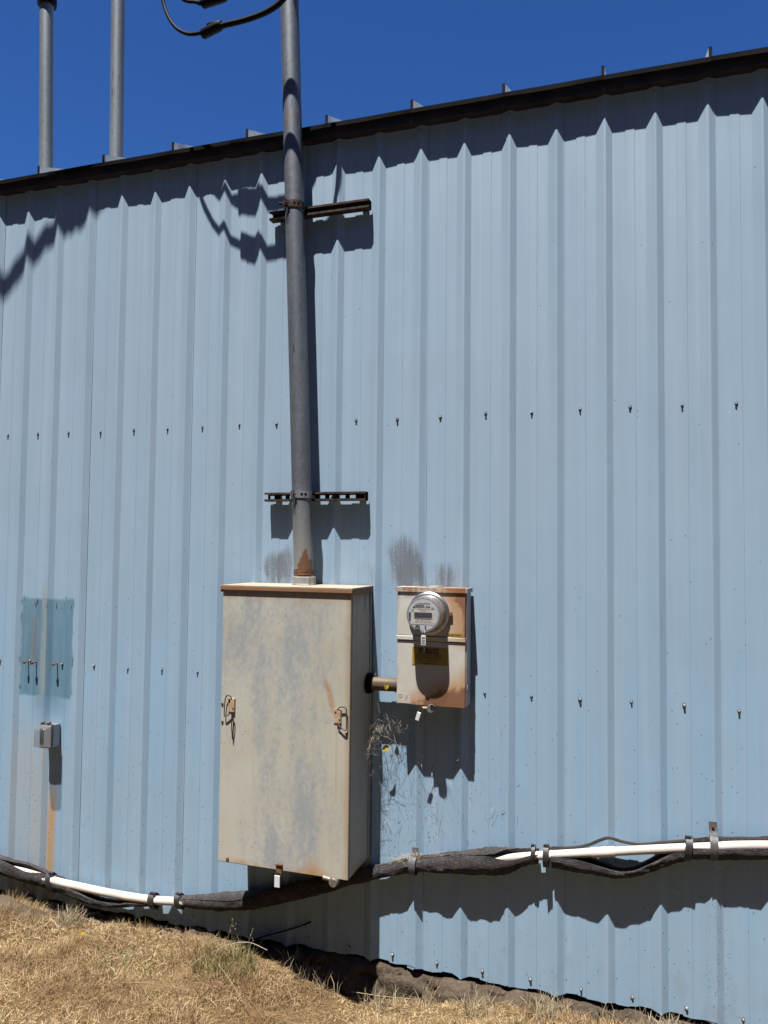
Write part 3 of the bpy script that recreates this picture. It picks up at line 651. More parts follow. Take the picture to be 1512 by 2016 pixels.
MB().lathe((mc.x-0.024, fy-0.0022, mc.z-0.0505), (0, -1, 0), [(0, 0.0110), (0.006, 0.0100), (0.006, 0.006), (0.004, 0.005)], 20).obj('optical_port', M['mdark'], face, True)
MB().box(mc.x-0.0625, mc.x-0.0545, fy-0.008, fy-0.0022, mc.z-0.012, mc.z+0.011, 0.002).obj('side_clip', M['lcd'], face)
MB().lathe((mc.x+0.010, fy-0.0022, mc.z-0.047), (0, -1, 0), [(0, 0.004), (0.005, 0.003)], 10).obj('seal_stud', M['mring'], face)
MB().lathe(mc, (0, -1, 0), [(0.0200, 0.0810), (0.092, 0.0775), (0.102, 0.0752), (0.1070, 0.070), (0.1085, 0.058)], 48).obj('glass_dome', M['glass'], E, True)
MB().tube(spline([(mc.x+0.004, mc.y-0.104, mc.z-0.062), (mc.x+0.001, mc.y-0.112, mc.z-0.074), (mc.x+0.004, mc.y-0.111, mc.z-0.084), (mc.x+0.010, mc.y-0.112, mc.z-0.074), (mc.x+0.011, mc.y-0.104, mc.z-0.062)], 4), 0.0009, 6).obj('seal_wire', M['mring'], E)
sg = MB().box(mc.x-0.004, mc.x+0.016, mc.y-0.114, mc.y-0.108, mc.z-0.124, mc.z-0.083, 0.001).obj('seal_tag', M['tag'], E)
for i in range(3): MB().box(mc.x-0.001, mc.x+0.013, mc.y-0.1148, mc.y-0.1142, mc.z-0.118+i*0.011, mc.z-0.111+i*0.011).obj('tag_print', M['mmid'], sg)
MB().tube(spline([(mc.x+0.006, mc.y-0.111, mc.z-0.124), (mc.x+0.010, mc.y-0.110, mc.z-0.140), (mc.x+0.007, mc.y-0.109, mc.z-0.158)], 4), 0.0014, 6).obj('tag_tail', M['bubble'], E)
MB().box(mc.x+0.089, mc.x+0.104, mc.y-0.012, mc.y-0.003, mc.z-0.010, mc.z+0.010, 0.002).obj('ring_latch', M['rust'], E)

# ------------------------------------------------------------------ conduits
NP = thing('conduit_nipple', (2.07, -0.06, -0.632), 'short brown horizontal conduit joining cabinet and meter box', 'conduit')
MB().tube([(1.995, -0.062, -0.603), (2.05, -0.062, -0.603), (2.141, -0.062, -0.601)], 0.030, 24).obj('pipe', M['nipple'], NP, True)
MB().lathe((1.9935, -0.062, -0.603), (1, 0, 0), [(0, 0.046), (0.010, 0.046), (0.012, 0.040), (0.022, 0.038)], 24).obj('locknut', M['lip'], NP, True)
MS = thing('mast_conduit', (1.693, -0.10, -0.17), 'thick grey galvanised conduit mast rising from the cabinet past the eave', 'conduit')
def mast(z): return (1.6885 - 0.0436*(z+0.109), -0.103, z)
zs = np.linspace(-0.165, 3.05, 26)
MB().tube([mast(z) for z in zs], 0.0445, 36).obj('pipe', M['mast'], MS, True)
hubm = MB().lathe((1.692, -0.103, -0.1695), (0, 0, 1), [(0, 0.056), (0.004, 0.056), (0.006, 0.054), (0.036, 0.0535), (0.038, 0.050)], 12); hubm.obj('hub', M['hub'], MS)
MB().lathe(mast(-0.123), (0, 0, 1), [(0, 0.0462), (0.006, 0.0462), (0.007, 0.0448), (0.010, 0.0462), (0.014, 0.0462), (0.015, 0.0448), (0.018, 0.0460), (0.022, 0.0450)], 36).obj('thread', M['rust'], MS, True)
# weatherhead at the mast's top, above the picture
wh = MB(); c0 = Vector(mast(3.05))
wh.tube(spline([c0, c0+Vector((0, -0.005, 0.06)), c0+Vector((0, -0.045, 0.125)), c0+Vector((0, -0.11, 0.12)), c0+Vector((0, -0.15, 0.05))], 5), [0.055]*6+[0.062]*10+[0.06]*5, 20)
wh.obj('weatherhead', M['galv'], MS, True)
for i, (x, y, z0, z1, lab) in enumerate(((-0.112, 0.20, 2.05, 3.3, 'grey galvanised roof pipe with dark coupling, nearest the left edge'), (0.372, 0.20, 2.03, 3.6, 'grey galvanised roof pipe standing between left pipe and mast'))):
    R = thing('roof_pipe', (x, y, z0), lab, 'pipe', 'pipes rising through the roof')
    MB().tube([(x, y, z0), (x-(0.042 if i == 0 else 0.030)*0.5, y, (z0+z1)/2), (x-(0.042 if i == 0 else 0.030), y, z1)], 0.038, 24).obj('pipe', M['roofpipe'], R, True)
    MB().lathe((x, y, z0-0.01), (0, 0, 1), [(0, 0.11), (0.03, 0.075), (0.085 if i == 0 else 0.125, 0.046), (0.095 if i == 0 else 0.135, 0.044)], 24).obj('flashing_boot', M['seam'], R, True)
    if i == 0:
        MB().lathe((x-0.036, y, 3.17), (0, 0, 1), [(0, 0.038), (0.0, 0.052), (0.012, 0.054), (0.045, 0.054), (0.05, 0.046), (0.11, 0.046)], 24).obj('coupling', M['cable'], R, True)

# strut channels and pipe clamps
def strut(zc, label, dark):
    x0, x1 = 1.460, 1.968; S = thing('strut_channel', ((x0+x1)/2, -0.04, zc-0.02), label, 'bracket', 'strut channels holding the mast')
    h = 0.0205; t = 0.0027; m = MB()
    m.box(x0, x1, -0.0205, -0.0178, zc+0.0072, zc+h).box(x0, x1, -0.0205, -0.0178, zc-h, zc-0.0072)
    sx = x0 + 0.012; xs = [x0]
    while sx+0.029 < x1: xs += [sx, sx+0.029]; sx += 0.0508
    xs.append(x1)
    for i in range(0, len(xs)-1, 2): m.box(xs[i], xs[i+1], -0.0205, -0.0178, zc-0.0070, zc+0.0070)
    m.obj('slotted_back', M['strut'], S)
    for s in (-1, 1):
        z0, z1 = sorted((zc+s*h, zc+s*(h-t)))
        fl = MB().box(x0, x1, -0.0590, -0.0207, z0, z1).obj('flange', M['strut'], S)
        z2, z3 = sorted((zc+s*(h-t-0.0002), zc+s*(h-0.0095))); MB().box(x0, x1, -0.0590, -0.0568, z2, z3).box(x0, x1, -0.0566, -0.0505, z2 if s < 0 else z3-0.002, (z2+0.002) if s < 0 else z3).obj('lip', M['strut'], fl)
    for bx in (1.508, 1.935): MB().box(bx-0.016, bx+0.016, -0.0176, 0.0, zc-0.014, zc+0.014).obj('spacer', M['strut'], S)
    return S
strut(0.238, 'lower slotted rusty strut channel just above the cabinet', 0); strut(1.597, 'upper rusty strut channel holding the mast below the eave', 1)
def clamp(zc, mat, label, screwm):
    c = Vector(mast(zc)); K = thing('pipe_clamp', (c.x, c.y, c.z-0.018), label, 'clamp', 'clamps on the mast')
    m = MB(); ri, ro = 0.0452, 0.0485; hw = 0.0165; n = 44
    a0, a1 = math.radians(-112), math.radians(235)
    for i in range(n+1):
        a = a0 + (a1-a0)*i/n
        for r, z in ((ri, -hw), (ro, -hw), (ro, hw), (ri, hw)): m.v.append((c.x + r*math.cos(a), c.y + r*math.sin(a), c.z+z))
    for i in range(n):
        for k in range(4): m.f.append((i*4+k, i*4+(k+1) % 4, (i+1)*4+(k+1) % 4, (i+1)*4+k))
    m.f += [(0, 1, 2, 3), (n*4+3, n*4+2, n*4+1, n*4)]
    m.obj('band', mat, K, True)
    for s, a in ((1, math.radians(-112)), (-1, math.radians(235-360))):
        ex, ey = c.x+ri*math.cos(a), c.y+ri*math.sin(a)
        dx, dy = math.cos(a), math.sin(a)
        MB().box(ex-0.0015, ex+0.0015, ey-0.026, ey+0.001, c.z-hw, c.z+hw).obj('ear', mat, K)
    a = math.radians(-118.5); bx, by = c.x+0.064*math.cos(a)+0.002, c.y+0.064*math.sin(a)
    bt = MB().tube([(bx-0.026, by, c.z), (bx+0.024, by, c.z)], 0.0035, 8); bt.lathe((bx-0.024, by, c.z), (1, 0, 0), [(0, 0.0075), (0.006, 0.0075)], 6).lathe((bx+0.010, by, c.z), (1, 0, 0), [(0, 0.0075), (0.006, 0.0075)], 6)
    bt.obj('clamp_bolt', screwm, K)
    for a in (-45, -66):
        a = math.radians(a); MB().lathe((c.x+0.0487*math.cos(a), c.y+0.0487*math.sin(a), c.z), (math.cos(a), math.sin(a), 0), [(0, 0.006), (0.0004, 0.006)], 12).obj('band_hole', M['lip'], K)
clamp(0.243, M['galv'], 'grey steel pipe clamp gripping the mast at the lower strut', M['strut']); clamp(1.602, M['strut'], 'rusty pipe clamp gripping the mast at the upper strut', M['strut'])

# ------------------------------------------------------------------ service cables
def cable(pts, rads, label, sleeve, srad):
    K = thing('service_cable', pts[len(pts)//2], label, 'cable', 'service drop cables')
    sp = spline(pts, 8); rr = np.interp(np.linspace(0, 1, len(sp)), np.linspace(0, 1, len(rads)), rads)
    MB().tube(sp, list(rr), 12).obj('cable', M['cable'], K, True)
    a, b = Vector(sleeve[0]), Vector(sleeve[1]); dv = b-a
    pr = [(0, 0.7), (0.0, 0.92), (0.06, 1.0), (0.28, 0.97), (0.3, 1.03), (0.5, 0.98), (0.72, 1.02), (0.92, 0.95), (1.0, 0.72)]
    s = MB().lathe(a, dv, [(t*dv.length, srad*r) for t, r in pr], 18).obj('splice_sleeve', M['sleeve'], K, True)
    mid = a + dv*0.55 + Vector((0, -srad*0.2, srad*0.98)); MB().box(mid.x-0.028, mid.x+0.034, mid.y-0.010, mid.y+0.010, mid.z-0.006, mid.z+0.004, 0.003).obj('tape_flap', M['sleeve'], s)
c1 = [(0.78, -0.36, 3.32), (0.90, -0.27, 2.95), (0.963, -0.26, 2.669), (1.007, -0.27, 2.551), (1.063, -0.28, 2.47), (1.135, -0.29, 2.419), (1.21, -0.30, 2.402), (1.27, -0.31, 2.400), (1.342, -0.32, 2.398), (1.447, -0.32, 2.400), (1.537, -0.32, 2.410), (1.60, -0.32, 2.429), (1.64, -0.32, 2.454), (1.705, -0.32, 2.52), (1.742, -0.32, 2.65), (1.738, -0.32, 2.83), (1.68, -0.30, 3.0), (1.57, -0.25, 3.12)]
cable(c1, [0.0085]*5+[0.009]*2+[0.0135]*10, 'black service cable looping lowest left of the mast', ((1.222, -0.301, 2.392), (1.333, -0.320, 2.404)), 0.0235)
c2 = [(0.70, -0.34, 3.34), (0.93, -0.28, 2.86), (1.009, -0.28, 2.72), (1.096, -0.28, 2.605), (1.166, -0.28, 2.575), (1.199, -0.28, 2.563), (1.279, -0.285, 2.556), (1.348, -0.29, 2.556), (1.485, -0.30, 2.578), (1.58, -0.30, 2.635), (1.63, -0.30, 2.76), (1.62, -0.29, 2.95), (1.545, -0.25, 3.11)]
cable(c2, [0.0085]*5+[0.0125]*8, 'upper black cable splice peeking in at the top edge', ((1.205, -0.280, 2.558), (1.335, -0.288, 2.562)), 0.0235)
# overhead drop bundle arriving from the street side
sd = spline([(1.54, -0.17, 3.45), (1.0, -0.42, 3.62), (0.264, -0.70, 3.91), (-0.387, -0.93, 4.20), (-3.0, -2.2, 5.6), (-9, -6, 8.5)], 24)
dm = MB()
for ph in (0, 2.09, 4.19):
    dm.tube([(p[0], p[1]+0.0125*math.cos(i*0.55+ph), p[2]+0.0125*math.sin(i*0.55+ph)) for i, p in enumerate(sd)], 0.0125, 8)
tag(dm.obj('service_drop', M['cable'], None, True), 'twisted black overhead service drop bundle above the roof edge', 'cable', 'service drop cables')

# ------------------------------------------------------------------ outlet box
O = thing('outlet_box', (0.24, -0.05, -1.045), 'small grey outdoor outlet box with clear bubble cover, lower left', 'outlet')
box('back_box', M['obox'], O, 0.199, 0.276, -0.057, -0.004, -1.042, -0.927, 0.004)
box('cover_frame', M['mdark'], O, 0.196, 0.279, -0.064, -0.0575, -1.047, -0.922, 0.002)
rc = box('receptacle_plate', M['oplate'], O, 0.203, 0.273, -0.070, -0.0645, -1.040, -0.930, 0.002)
box('slot', M['lip'], rc, 0.206, 0.228, -0.0735, -0.0705, -1.022, -0.946)
bm = bmesh.new(); bmesh.ops.create_cube(bm, size=1)
for v in bm.verts:
    tz = 0.78 if v.co.y < 0 else 1.0
    v.co = Vector((0.2375 + v.co.x*0.084*tz, -0.092 + v.co.y*0.054, -0.984 + v.co.z*0.122*tz))
bmesh.ops.bevel(bm, geom=bm.edges[:], offset=0.010, segments=3, profile=0.5, affect='EDGES')
mb = MB(); mb.bm(bm); bb = mb.obj('bubble_cover', M['bubble'], O, True)
for hx in (0.214, 0.252): MB().tube([(hx-0.009, -0.060, -0.917), (hx+0.009, -0.060, -0.917)], 0.0065, 10).obj('hinge_pin', M['mdark'], O, True)
MB().box(0.222, 0.244, -0.062, -0.052, -0.921, -0.917).obj('hinge_leaf', M['obox'], O)

# bolts left in the old box's place
for x, lab in ((0.052, 'leftmost rusty bolt jutting from the dark blue patch'), (0.104, 'middle rusty bolt jutting from the dark blue patch'), (0.240, 'rusty bolt jutting from the dark patch right of the rib')):
    K = thing('bolt', (x, 0, -0.632), lab, 'bolt', 'bolts in the dark blue patch')
    MB().tube([(x, -0.001, -0.620), (x-0.0005, -0.034, -0.622)], 0.0035, 10).obj('shank', M['rust'], K, True)
    MB().lathe((x-0.0005, -0.028, -0.622), (0, -1, 0), [(0, 0.0085), (0.004, 0.0085), (0.004, 0.0068), (0.010, 0.0062)], 8).obj('head', M['rust'], K)

# ------------------------------------------------------------------ plastic water pipe and its foam
pp = [(5.25, -1.02), (4.3, -1.04), (3.608, -1.116), (3.408, -1.147), (3.222, -1.179), (3.029, -1.214), (2.808, -1.255), (2.621, -1.292), (2.40, -1.338), (2.206, -1.378), (2.039, -1.430), (1.699, -1.552), (1.445, -1.640), (1.259, -1.683), (1.038, -1.707), (0.896, -1.720), (0.750, -1.724), (0.601, -1.722), (0.448, -1.716), (0.323, -1.710), (0.162, -1.694), (-0.037, -1.679), (-0.4, -1.65), (-1.9, -1.55)]
def PY(x): return -0.047 - 0.012*np.clip((1.0-x)/1.0, 0, 1)
PX = [p[0] for p in pp][::-1]; PZ = [p[1] for p in pp][::-1]
_ps = spline([(x, float(PY(x)), z) for x, z in pp], 8); _px = np.array([p[0] for p in _ps])[::-1]; _pz = np.array([p[2] for p in _ps])[::-1]
def pz(x): return float(np.interp(x, _px, _pz))
W = thing('water_pipe', (2.0, -0.06, -1.73), 'white plastic water pipe running low along the blue wall', 'pipe')
MB().tube(_ps, [0.0175 if p[0] > 1.2 else 0.0195 for p in _ps], 18).obj('pipe', M['pvc'], W, True)
MB().tube([(x, float(PY(x)), pz(x)) for x in (2.958, 3.00, 3.05)], 0.0205, 18).obj('coupling', M['pvc'], W, True)
FOAMS = []
def foam(stations, label, name='foam_sleeve'):
    # station: x, bottom z, top z (outer), slit half angle deg, slit direction deg (0 = out from wall, 90 = up), depth radius
    st = np.array(stations, float); xs = np.linspace(st[0, 0], st[-1, 0], max(int(abs(st[-1, 0]-st[0, 0])/0.009), 8))
    order = np.argsort(st[:, 0]); I = lambda c: np.interp(xs, st[order, 0], st[order, c])
    def sm(v):
        k = 5
        return np.convolve(np.pad(v, k, mode='edge'), np.ones(2*k+1)/(2*k+1), 'valid')
    zb, zt, sl, di, rr = (sm(I(c)) for c in range(1, 6)); n = 22; V = []; F = []
    for i, x in enumerate(xs):
        cz = (zb[i]+zt[i])/2; rz = (zt[i]-zb[i])/2; ry = rr[i]*0.68; cy = -0.0180-ry
        a0 = math.radians(di[i]+sl[i]); a1 = math.radians(di[i]+360-sl[i]); ring = []
        tk = min(0.0145, 0.42*min(rz, ry)) if sl[i] > 4 else 0.62*min(rz, ry)
        for k in range(n):
            a = a0+(a1-a0)*k/(n-1)
            j = 1 + 0.10*float(vnoise(x, a*0.35, 14)) + 0.07*float(vnoise(x+4, a*0.8, 38))
            ring.append((x, cy - ry*math.cos(a)*j, cz + rz*math.sin(a)*j))
        for k in reversed(range(n)):
            a = a0+(a1-a0)*k/(n-1)
            ring.append((x, cy - (ry-tk)*math.cos(a), cz + (rz-tk)*math.sin(a)))
        V += ring
    m = 2*n
    for i in range(len(xs)-1):
        for k in range(m): F.append((i*m+k, i*m+(k+1) % m, (i+1)*m+(k+1) % m, (i+1)*m+k))
    for e in (0, len(xs)-1):
        for k in range(n-1):
            q = (e*m+k, e*m+k+1, e*m+m-2-k, e*m+m-1-k); F.append(q if e else q[::-1])
    o = mesh_obj(name, V, F, M['foam'], None, True, 50)
    tag(o, label, 'insulation', 'foam sleeves on the water pipe'); FOAMS.append(o); return o
foam([(5.25, -1.075, -0.985, 60, 80, .036), (4.3, -1.09, -1.0, 60, 75, .036), (3.607, -1.166, -1.080, 52, 62, .044), (3.43, -1.193, -1.110, 50, 58, .044), (3.40, -1.190, -1.114, 42, 56, .040), (3.33, -1.203, -1.128, 42, 56, .040)],
     'black foam sleeve under the white pipe by the right strap')
foam([(3.315, -1.206, -1.128, 45, 60, .042), (3.25, -1.238, -1.160, 60, 76, .043), (3.17, -1.280, -1.212, 84, 88, .044), (3.097, -1.312, -1.256, 88, 90, .045), (3.03, -1.312, -1.246, 84, 88, .045), (2.93, -1.312, -1.222, 60, 76, .045), (2.86, -1.310, -1.220, 44, 64, .045), (2.800, -1.306, -1.226, 38, 58, .043)],
     'black foam sleeve sagging in a vee below the white pipe, between two bands')
foam([(2.745, -1.298, -1.236, 30, 55, .034), (2.705, -1.300, -1.246, 34, 52, .034), (2.66, -1.338, -1.250, 40, 46, .042), (2.60, -1.368, -1.250, 24, 36, .046), (2.555, -1.372, -1.258, 3, 36, .048), (2.404, -1.386, -1.294, 2, 60, .047), (2.206, -1.408, -1.344, 2, 60, .038), (2.039, -1.462, -1.398, 2, 60, .037), (1.699, -1.592, -1.512, 2, 60, .042), (1.445, -1.681, -1.600, 2, 40, .044), (1.35, -1.700, -1.618, 5, 10, .040), (1.259, -1.716, -1.634, 3, 20, .044), (1.10, -1.728, -1.672, 2, 40, .038), (1.045, -1.729, -1.682, 2, 40, .034)],
     'long black foam sleeve passing beneath the cream cabinet')
foam([(0.905, -1.752, -1.705, 50, 95, .032), (0.86, -1.758, -1.718, 62, 95, .032), (0.781, -1.770, -1.728, 70, 92, .034), (0.664, -1.795, -1.748, 72, 92, .036), (0.56, -1.803, -1.745, 72, 92, .038), (0.45, -1.786, -1.712, 55, 85, .040), (0.36, -1.767, -1.690, 34, 78, .042), (0.30, -1.757, -1.684, 20, 70, .042)],
     'black foam sleeve drooping under the bare white pipe at lower left')
foam([(0.285, -1.755, -1.684, 4, 70, .042), (0.235, -1.750, -1.668, 4, 68, .045), (0.19, -1.748, -1.656, 22, 50, .047), (0.10, -1.740, -1.642, 24, 50, .048), (0.05, -1.735, -1.640, 4, 50, .048), (-0.037, -1.724, -1.634, 2, 60, .048), (-0.4, -1.70, -1.60, 2, 60, .048), (-1.9, -1.60, -1.50, 2, 60, .048)],
     'black foam sleeve with a slit of white pipe at the left edge')
def band(x, zb, zt, label, w=0.018, ry=0.045, tilt=0.0):
    n = 28; m = MB(); cz = (zb+zt)/2; rz = (zt-zb)/2; ry *= 0.70; cy = -0.0175-ry; t = 0.004
    for k in range(n):
        a = 2*math.pi*k/n
        for dx, rr in ((-w/2, 0), (w/2, 0), (w/2, t), (-w/2, t)):
            m.v.append((x+dx+tilt*math.sin(a), cy-(ry+rr)*math.cos(a), cz+(rz+rr)*math.sin(a)))
    for k in range(n):
        k2 = (k+1) % n
        for q in range(4): m.f.append((k*4+q, k*4+(q+1) % 4, k2*4+(q+1) % 4, k2*4+q))
    b = m.obj('pipe_band', M['tie'], None, True, 50); tag(b, label, 'band', 'black bands round the foam')
    MB().box(x-w*0.45, x+w*0.45, cy-ry*0.55, cy-ry*0.2, cz+rz*0.88, cz+rz+0.010, 0.002).obj('buckle', M['tie'], b)
band(3.325, -1.206, -1.120, 'black band on the foam just left of the right strap', 0.026, 0.043, 0.006)
band(2.777, -1.305, -1.222, 'wide black band on the bare pipe at the vee foam end', 0.022, 0.044, 0.0)
band(2.722, -1.303, -1.230, 'thin black band around foam where white pipe emerges', 0.014, 0.038, 0.004)
band(1.040, -1.736, -1.672, 'black band at the foam end below the cabinet, right of bare pipe', 0.026, 0.040, -0.010)
band(0.896, -1.758, -1.690, 'black band at the left end of the short bare pipe', 0.030, 0.042, -0.008)
band(0.292, -1.764, -1.676, 'black band on foam at the lower left bend', 0.026, 0.046, -0.014)
def strap(x, zb, zt, ztop, label):
    S = thing('pipe_strap', (x, -0.05, zb), label, 'strap', 'steel straps holding the pipe'); n = 24; m = MB(); cz = (zb+zt)/2; rz = (zt-zb)/2; ry = 0.031; cy = -0.0185-ry; w = 0.015; t = 0.0022
    angs = np.linspace(math.radians(-150), math.radians(118), n)
    P = [(cy-(ry+0.003)*math.cos(a), cz+(rz+0.003)*math.sin(a)) for a in angs] + [(-0.0235, zt+0.012), (-0.0215, ztop)]
    for y, z in P:
        m.v += [(x-w, y, z), (x+w, y, z), (x+w, y-t, z+0.0005), (x-w, y-t, z+0.0005)]
    for k in range(len(P)-1):
        for q in range(4): m.f.append((k*4+q, k*4+(q+1) % 4, (k+1)*4+(q+1) % 4, (k+1)*4+q))
    L = len(P)-1; m.f += [(0, 1, 2, 3), (L*4+3, L*4+2, L*4+1, L*4)]
    m.obj('strap_band', M['strap'], S, True, 40)
    MB().lathe((x, -0.0225, ztop-0.016), (0, -1, 0), [(0, 0.009), (0.002, 0.009), (0.002, 0.0055), (0.009, 0.005)], 8).obj('strap_bolt', M['rust'], S)
strap(3.418, -1.190, -1.102, -1.058, 'steel strap bolted to the wall over foam, far right'); strap(2.208, -1.414, -1.338, -1.312, 'grey steel strap with straw on it below the meter box')
wp = spline([(5.2, -0.03, -0.97), (4.3, -0.03, -1.02), (3.612, -0.034, -1.095), (3.502, -0.034, -1.106), (3.41, -0.036, -1.118), (3.318, -0.034, -1.138), (3.223, -0.034, -1.158), (3.146, -0.034, -1.174), (3.078, -0.034, -1.172), (3.028, -0.036, -1.163), (2.989, -0.036, -1.178), (2.948, -0.034, -1.201), (2.888, -0.034, -1.220), (2.78, -0.034, -1.236)], 6)
tag(MB().tube(wp, 0.0065, 8).obj('black_tubing', M['tie'], None, True), 'thin black tubing arching along the top of the white pipe', 'tubing')
tag(MB().tube(spline([(1.706, 0.002, -1.719), (1.695, -0.012, -1.722), (1.616, -0.016, -1.758), (1.505, -0.024, -1.799), (1.445, -0.034, -1.823), (1.40, -0.05, -1.85)], 6), 0.0034, 8).obj('loose_wire', M['cable'], None, True), 'loose black wire poking out of the shaded wall foot', 'wire')

# ------------------------------------------------------------------ rocks
def rock(x, y, z, sx, sy, sz, seed, label):
    bm = bmesh.new(); bmesh.ops.create_icosphere(bm, subdivisions=4, radius=1.0); r = np.random.default_rng(seed); o = r.uniform(0, 40, 3)
    from mathutils import noise as mn
    for v in bm.verts:
        p = v.co.copy(); d = 1 + 0.34*mn.noise(p*1.2+Vector(o)) + 0.22*mn.noise(p*2.7+Vector(o)) + 0.10*mn.noise(p*6+Vector(o)) + 0.05*mn.noise(p*13+Vector(o))
        q = Vector([math.copysign(abs(c)**0.8, c) for c in p])
        v.co = Vector((q.x*sx, q.y*sy, q.z*sz))*d + Vector((x, y, z))
    m = MB(); m.bm(bm); tag(m.obj('rock', M['rock'], None, True, 60), label, 'rock', 'rocks along the wall foot')
rock(0.06, -0.19, -1.885, 0.26, 0.10, 0.080, 1, 'tan boulder in the grass at the left edge')
rock(2.150, -0.020, -1.945, 0.125, 0.05, 0.070, 2, 'flat brown rock under the wall beside the cabinet shadow')
rock(2.400, -0.025, -1.920, 0.095, 0.05, 0.065, 3, 'sunlit brown rock under the wall, second from the shadow')
rock(2.640, -0.030, -1.915, 0.080, 0.05, 0.055, 4, 'brown rock below the wall midway to the right corner')
rock(2.93, -0.035, -1.905, 0.060, 0.05, 0.055, 5, 'rough grey-brown rock half buried in grass at bottom right')
rock(3.12, -0.035, -1.900, 0.095, 0.06, 0.055, 6, 'large pale rock under the wall at bottom right')
rock(0.62, -0.12, -1.905, 0.055, 0.05, 0.045, 8, 'small stone in the shaded ditch at left')
rock(1.05, -0.10, -1.880, 0.060, 0.04, 0.028, 9, 'flat pale stone at the edge of the shaded ditch')

# ------------------------------------------------------------------ grass and straw
def blades(name, base, length, width, lean, az, mat, curl=0.5, label=None, cat=None, kind=None, droop=0.0):
    n = len(base); base = np.asarray(base); d = np.stack([np.cos(az)*np.sin(lean), np.sin(az)*np.sin(lean), np.cos(lean)], 1)
    lean2 = np.clip(lean + curl*rng.uniform(0.2, 1.2, n), 0, 1.9); d2 = np.stack([np.cos(az)*np.sin(lean2), np.sin(az)*np.sin(lean2), np.cos(lean2)], 1)
    wa = rng.uniform(0, 2*math.pi, n); side = np.stack([np.cos(wa), np.sin(wa), rng.uniform(-0.3, 0.3, n)], 1)*width[:, None]*0.5
    L = length[:, None]; mid = base + d*L*0.5; tip = mid + d2*L*0.5
    V = np.stack([base-side, base+side, mid-side*0.9, mid+side*0.9, tip-side*0.25, tip+side*0.25], 1).reshape(-1, 3)
    c = V.mean(0); c[2] = V[:, 2].min(); V = V - c
    me = bpy.data.meshes.new(name); me.vertices.add(len(V)); me.vertices.foreach_set('co', V.ravel())
    k = np.arange(n)[:, None]*6
    Q = np.concatenate([k+np.array([0, 1, 3, 2]), k+np.array([2, 3, 5, 4])], 1).reshape(-1)
    nf = 2*n; me.loops.add(nf*4); me.loops.foreach_set('vertex_index', Q.astype(np.int32)); me.polygons.add(nf)
    me.polygons.foreach_set('loop_start', np.arange(0, nf*4, 4, dtype=np.int32)); me.polygons.foreach_set('loop_total', np.full(nf, 4, np.int32)); me.update(calc_edges=True); me.validate()
    o = link_mesh(name, me, mat, None, c)
    if label: o['label'] = label
    if cat: o['category'] = cat
    if kind: o['kind'] = kind
    return o
def lawn():
    n = 330000
    x = rng.uniform(-0.9, 3.8, n); y = -rng.uniform(0.0, 1.0, n)**1.1*1.42 - 0.02
    keep = (rng.uniform(0, 1, n) < np.clip((-y-0.03)/0.10, 0.05, 1.0)*np.where(x > 2.02, np.clip((-y)/0.12, 0.10, 1), 1))
    keep &= rng.uniform(0, 1, n) < np.clip(0.70 + 0.5*vnoise(x, y, 6) + 0.5*vnoise(x, y, 17), 0.10, 1)
    x, y = x[keep], y[keep]; n = len(x); z = gh(x, y) - 0.004
    tall = np.clip(1 + 0.9*vnoise(x, y, 4.5) + 0.55*vnoise(x, y, 14), 0.35, 2.2)
    flat = rng.uniform(0, 1, n) < 0.42
    lean = np.where(flat, rng.uniform(1.0, 1.5, n), np.abs(rng.normal(0, 0.5, n))); z = z + np.where(flat, rng.uniform(0.0, 0.016, n), 0)
    az = rng.uniform(0, 2*math.pi, n)
    ln = np.where(flat, rng.uniform(0.016, 0.055, n), rng.uniform(0.016, 0.045, n))*tall
    blades('dry_grass', np.stack([x, y, z], 1), ln, rng.uniform(0.0011, 0.0026, n), lean, az, M['grass'], 0.45, 'mown straw-coloured dry grass covering the slope', 'grass', 'stuff')
lawn()
def tuft(x, y, r, n, l0, l1, mat, name, label, cat, spread=0.7, group=None, kind=None):
    a = rng.uniform(0, 6.28, n); q = r*np.sqrt(rng.uniform(0, 1, n)); X = x+q*np.cos(a); Y = np.minimum(y+q*np.sin(a), -0.03); Z = gh(X, Y)-0.004
    o = blades(name, np.stack([X, Y, Z], 1), rng.uniform(l0, l1, n), rng.uniform(0.0016, 0.0032, n), np.abs(rng.normal(0, spread*0.6, n)), rng.uniform(0, 6.28, n), mat, 0.6, label, cat, kind)
    if group: o['group'] = group
tuft(1.43, -0.30, 0.14, 620, 0.03, 0.11, M['green'], 'green_weed', 'green grassy weed clump growing in the dry lawn below the cabinet', 'weed', 0.6)
tuft(1.02, -0.42, 0.16, 380, 0.02, 0.05, M['green'], 'green_shoots', 'faint patch of green shoots left of the weed clump', 'weed', 0.6, None, 'stuff')
tuft(0.47, -0.13, 0.06, 420, 0.03, 0.10, M['straw'], 'straw_tuft', 'domed tuft of dry grass in front of the left ditch', 'grass tuft', 0.9)
tuft(2.30, -0.10, 0.05, 60, 0.05, 0.13, M['straw'], 'straw_tuft', 'sparse upright straw between the two rocks beside the cabinet shadow', 'grass tuft', 0.5)
tuft(2.78, -0.09, 0.09, 260, 0.03, 0.10, M['straw'], 'straw_tuft', 'shaggy dry grass tuft against the wall foot, bottom right of centre', 'grass tuft', 0.7)
tuft(2.52, -0.12, 0.09, 200, 0.03, 0.09, M['straw'], 'straw_tuft', 'dry grass tuft among rocks below the pipe strap', 'grass tuft', 0.7)
tuft(1.75, -0.06, 0.16, 160, 0.05, 0.14, M['straw'], 'straw_tuft', 'sparse dry stems in the cabinet shadow at the wall foot', 'grass tuft', 0.5)
tuft(2.10, -0.11, 0.10, 130, 0.03, 0.10, M['straw'], 'straw_tuft', 'thin dry stems in front of the flat brown rock', 'grass tuft', 0.6)
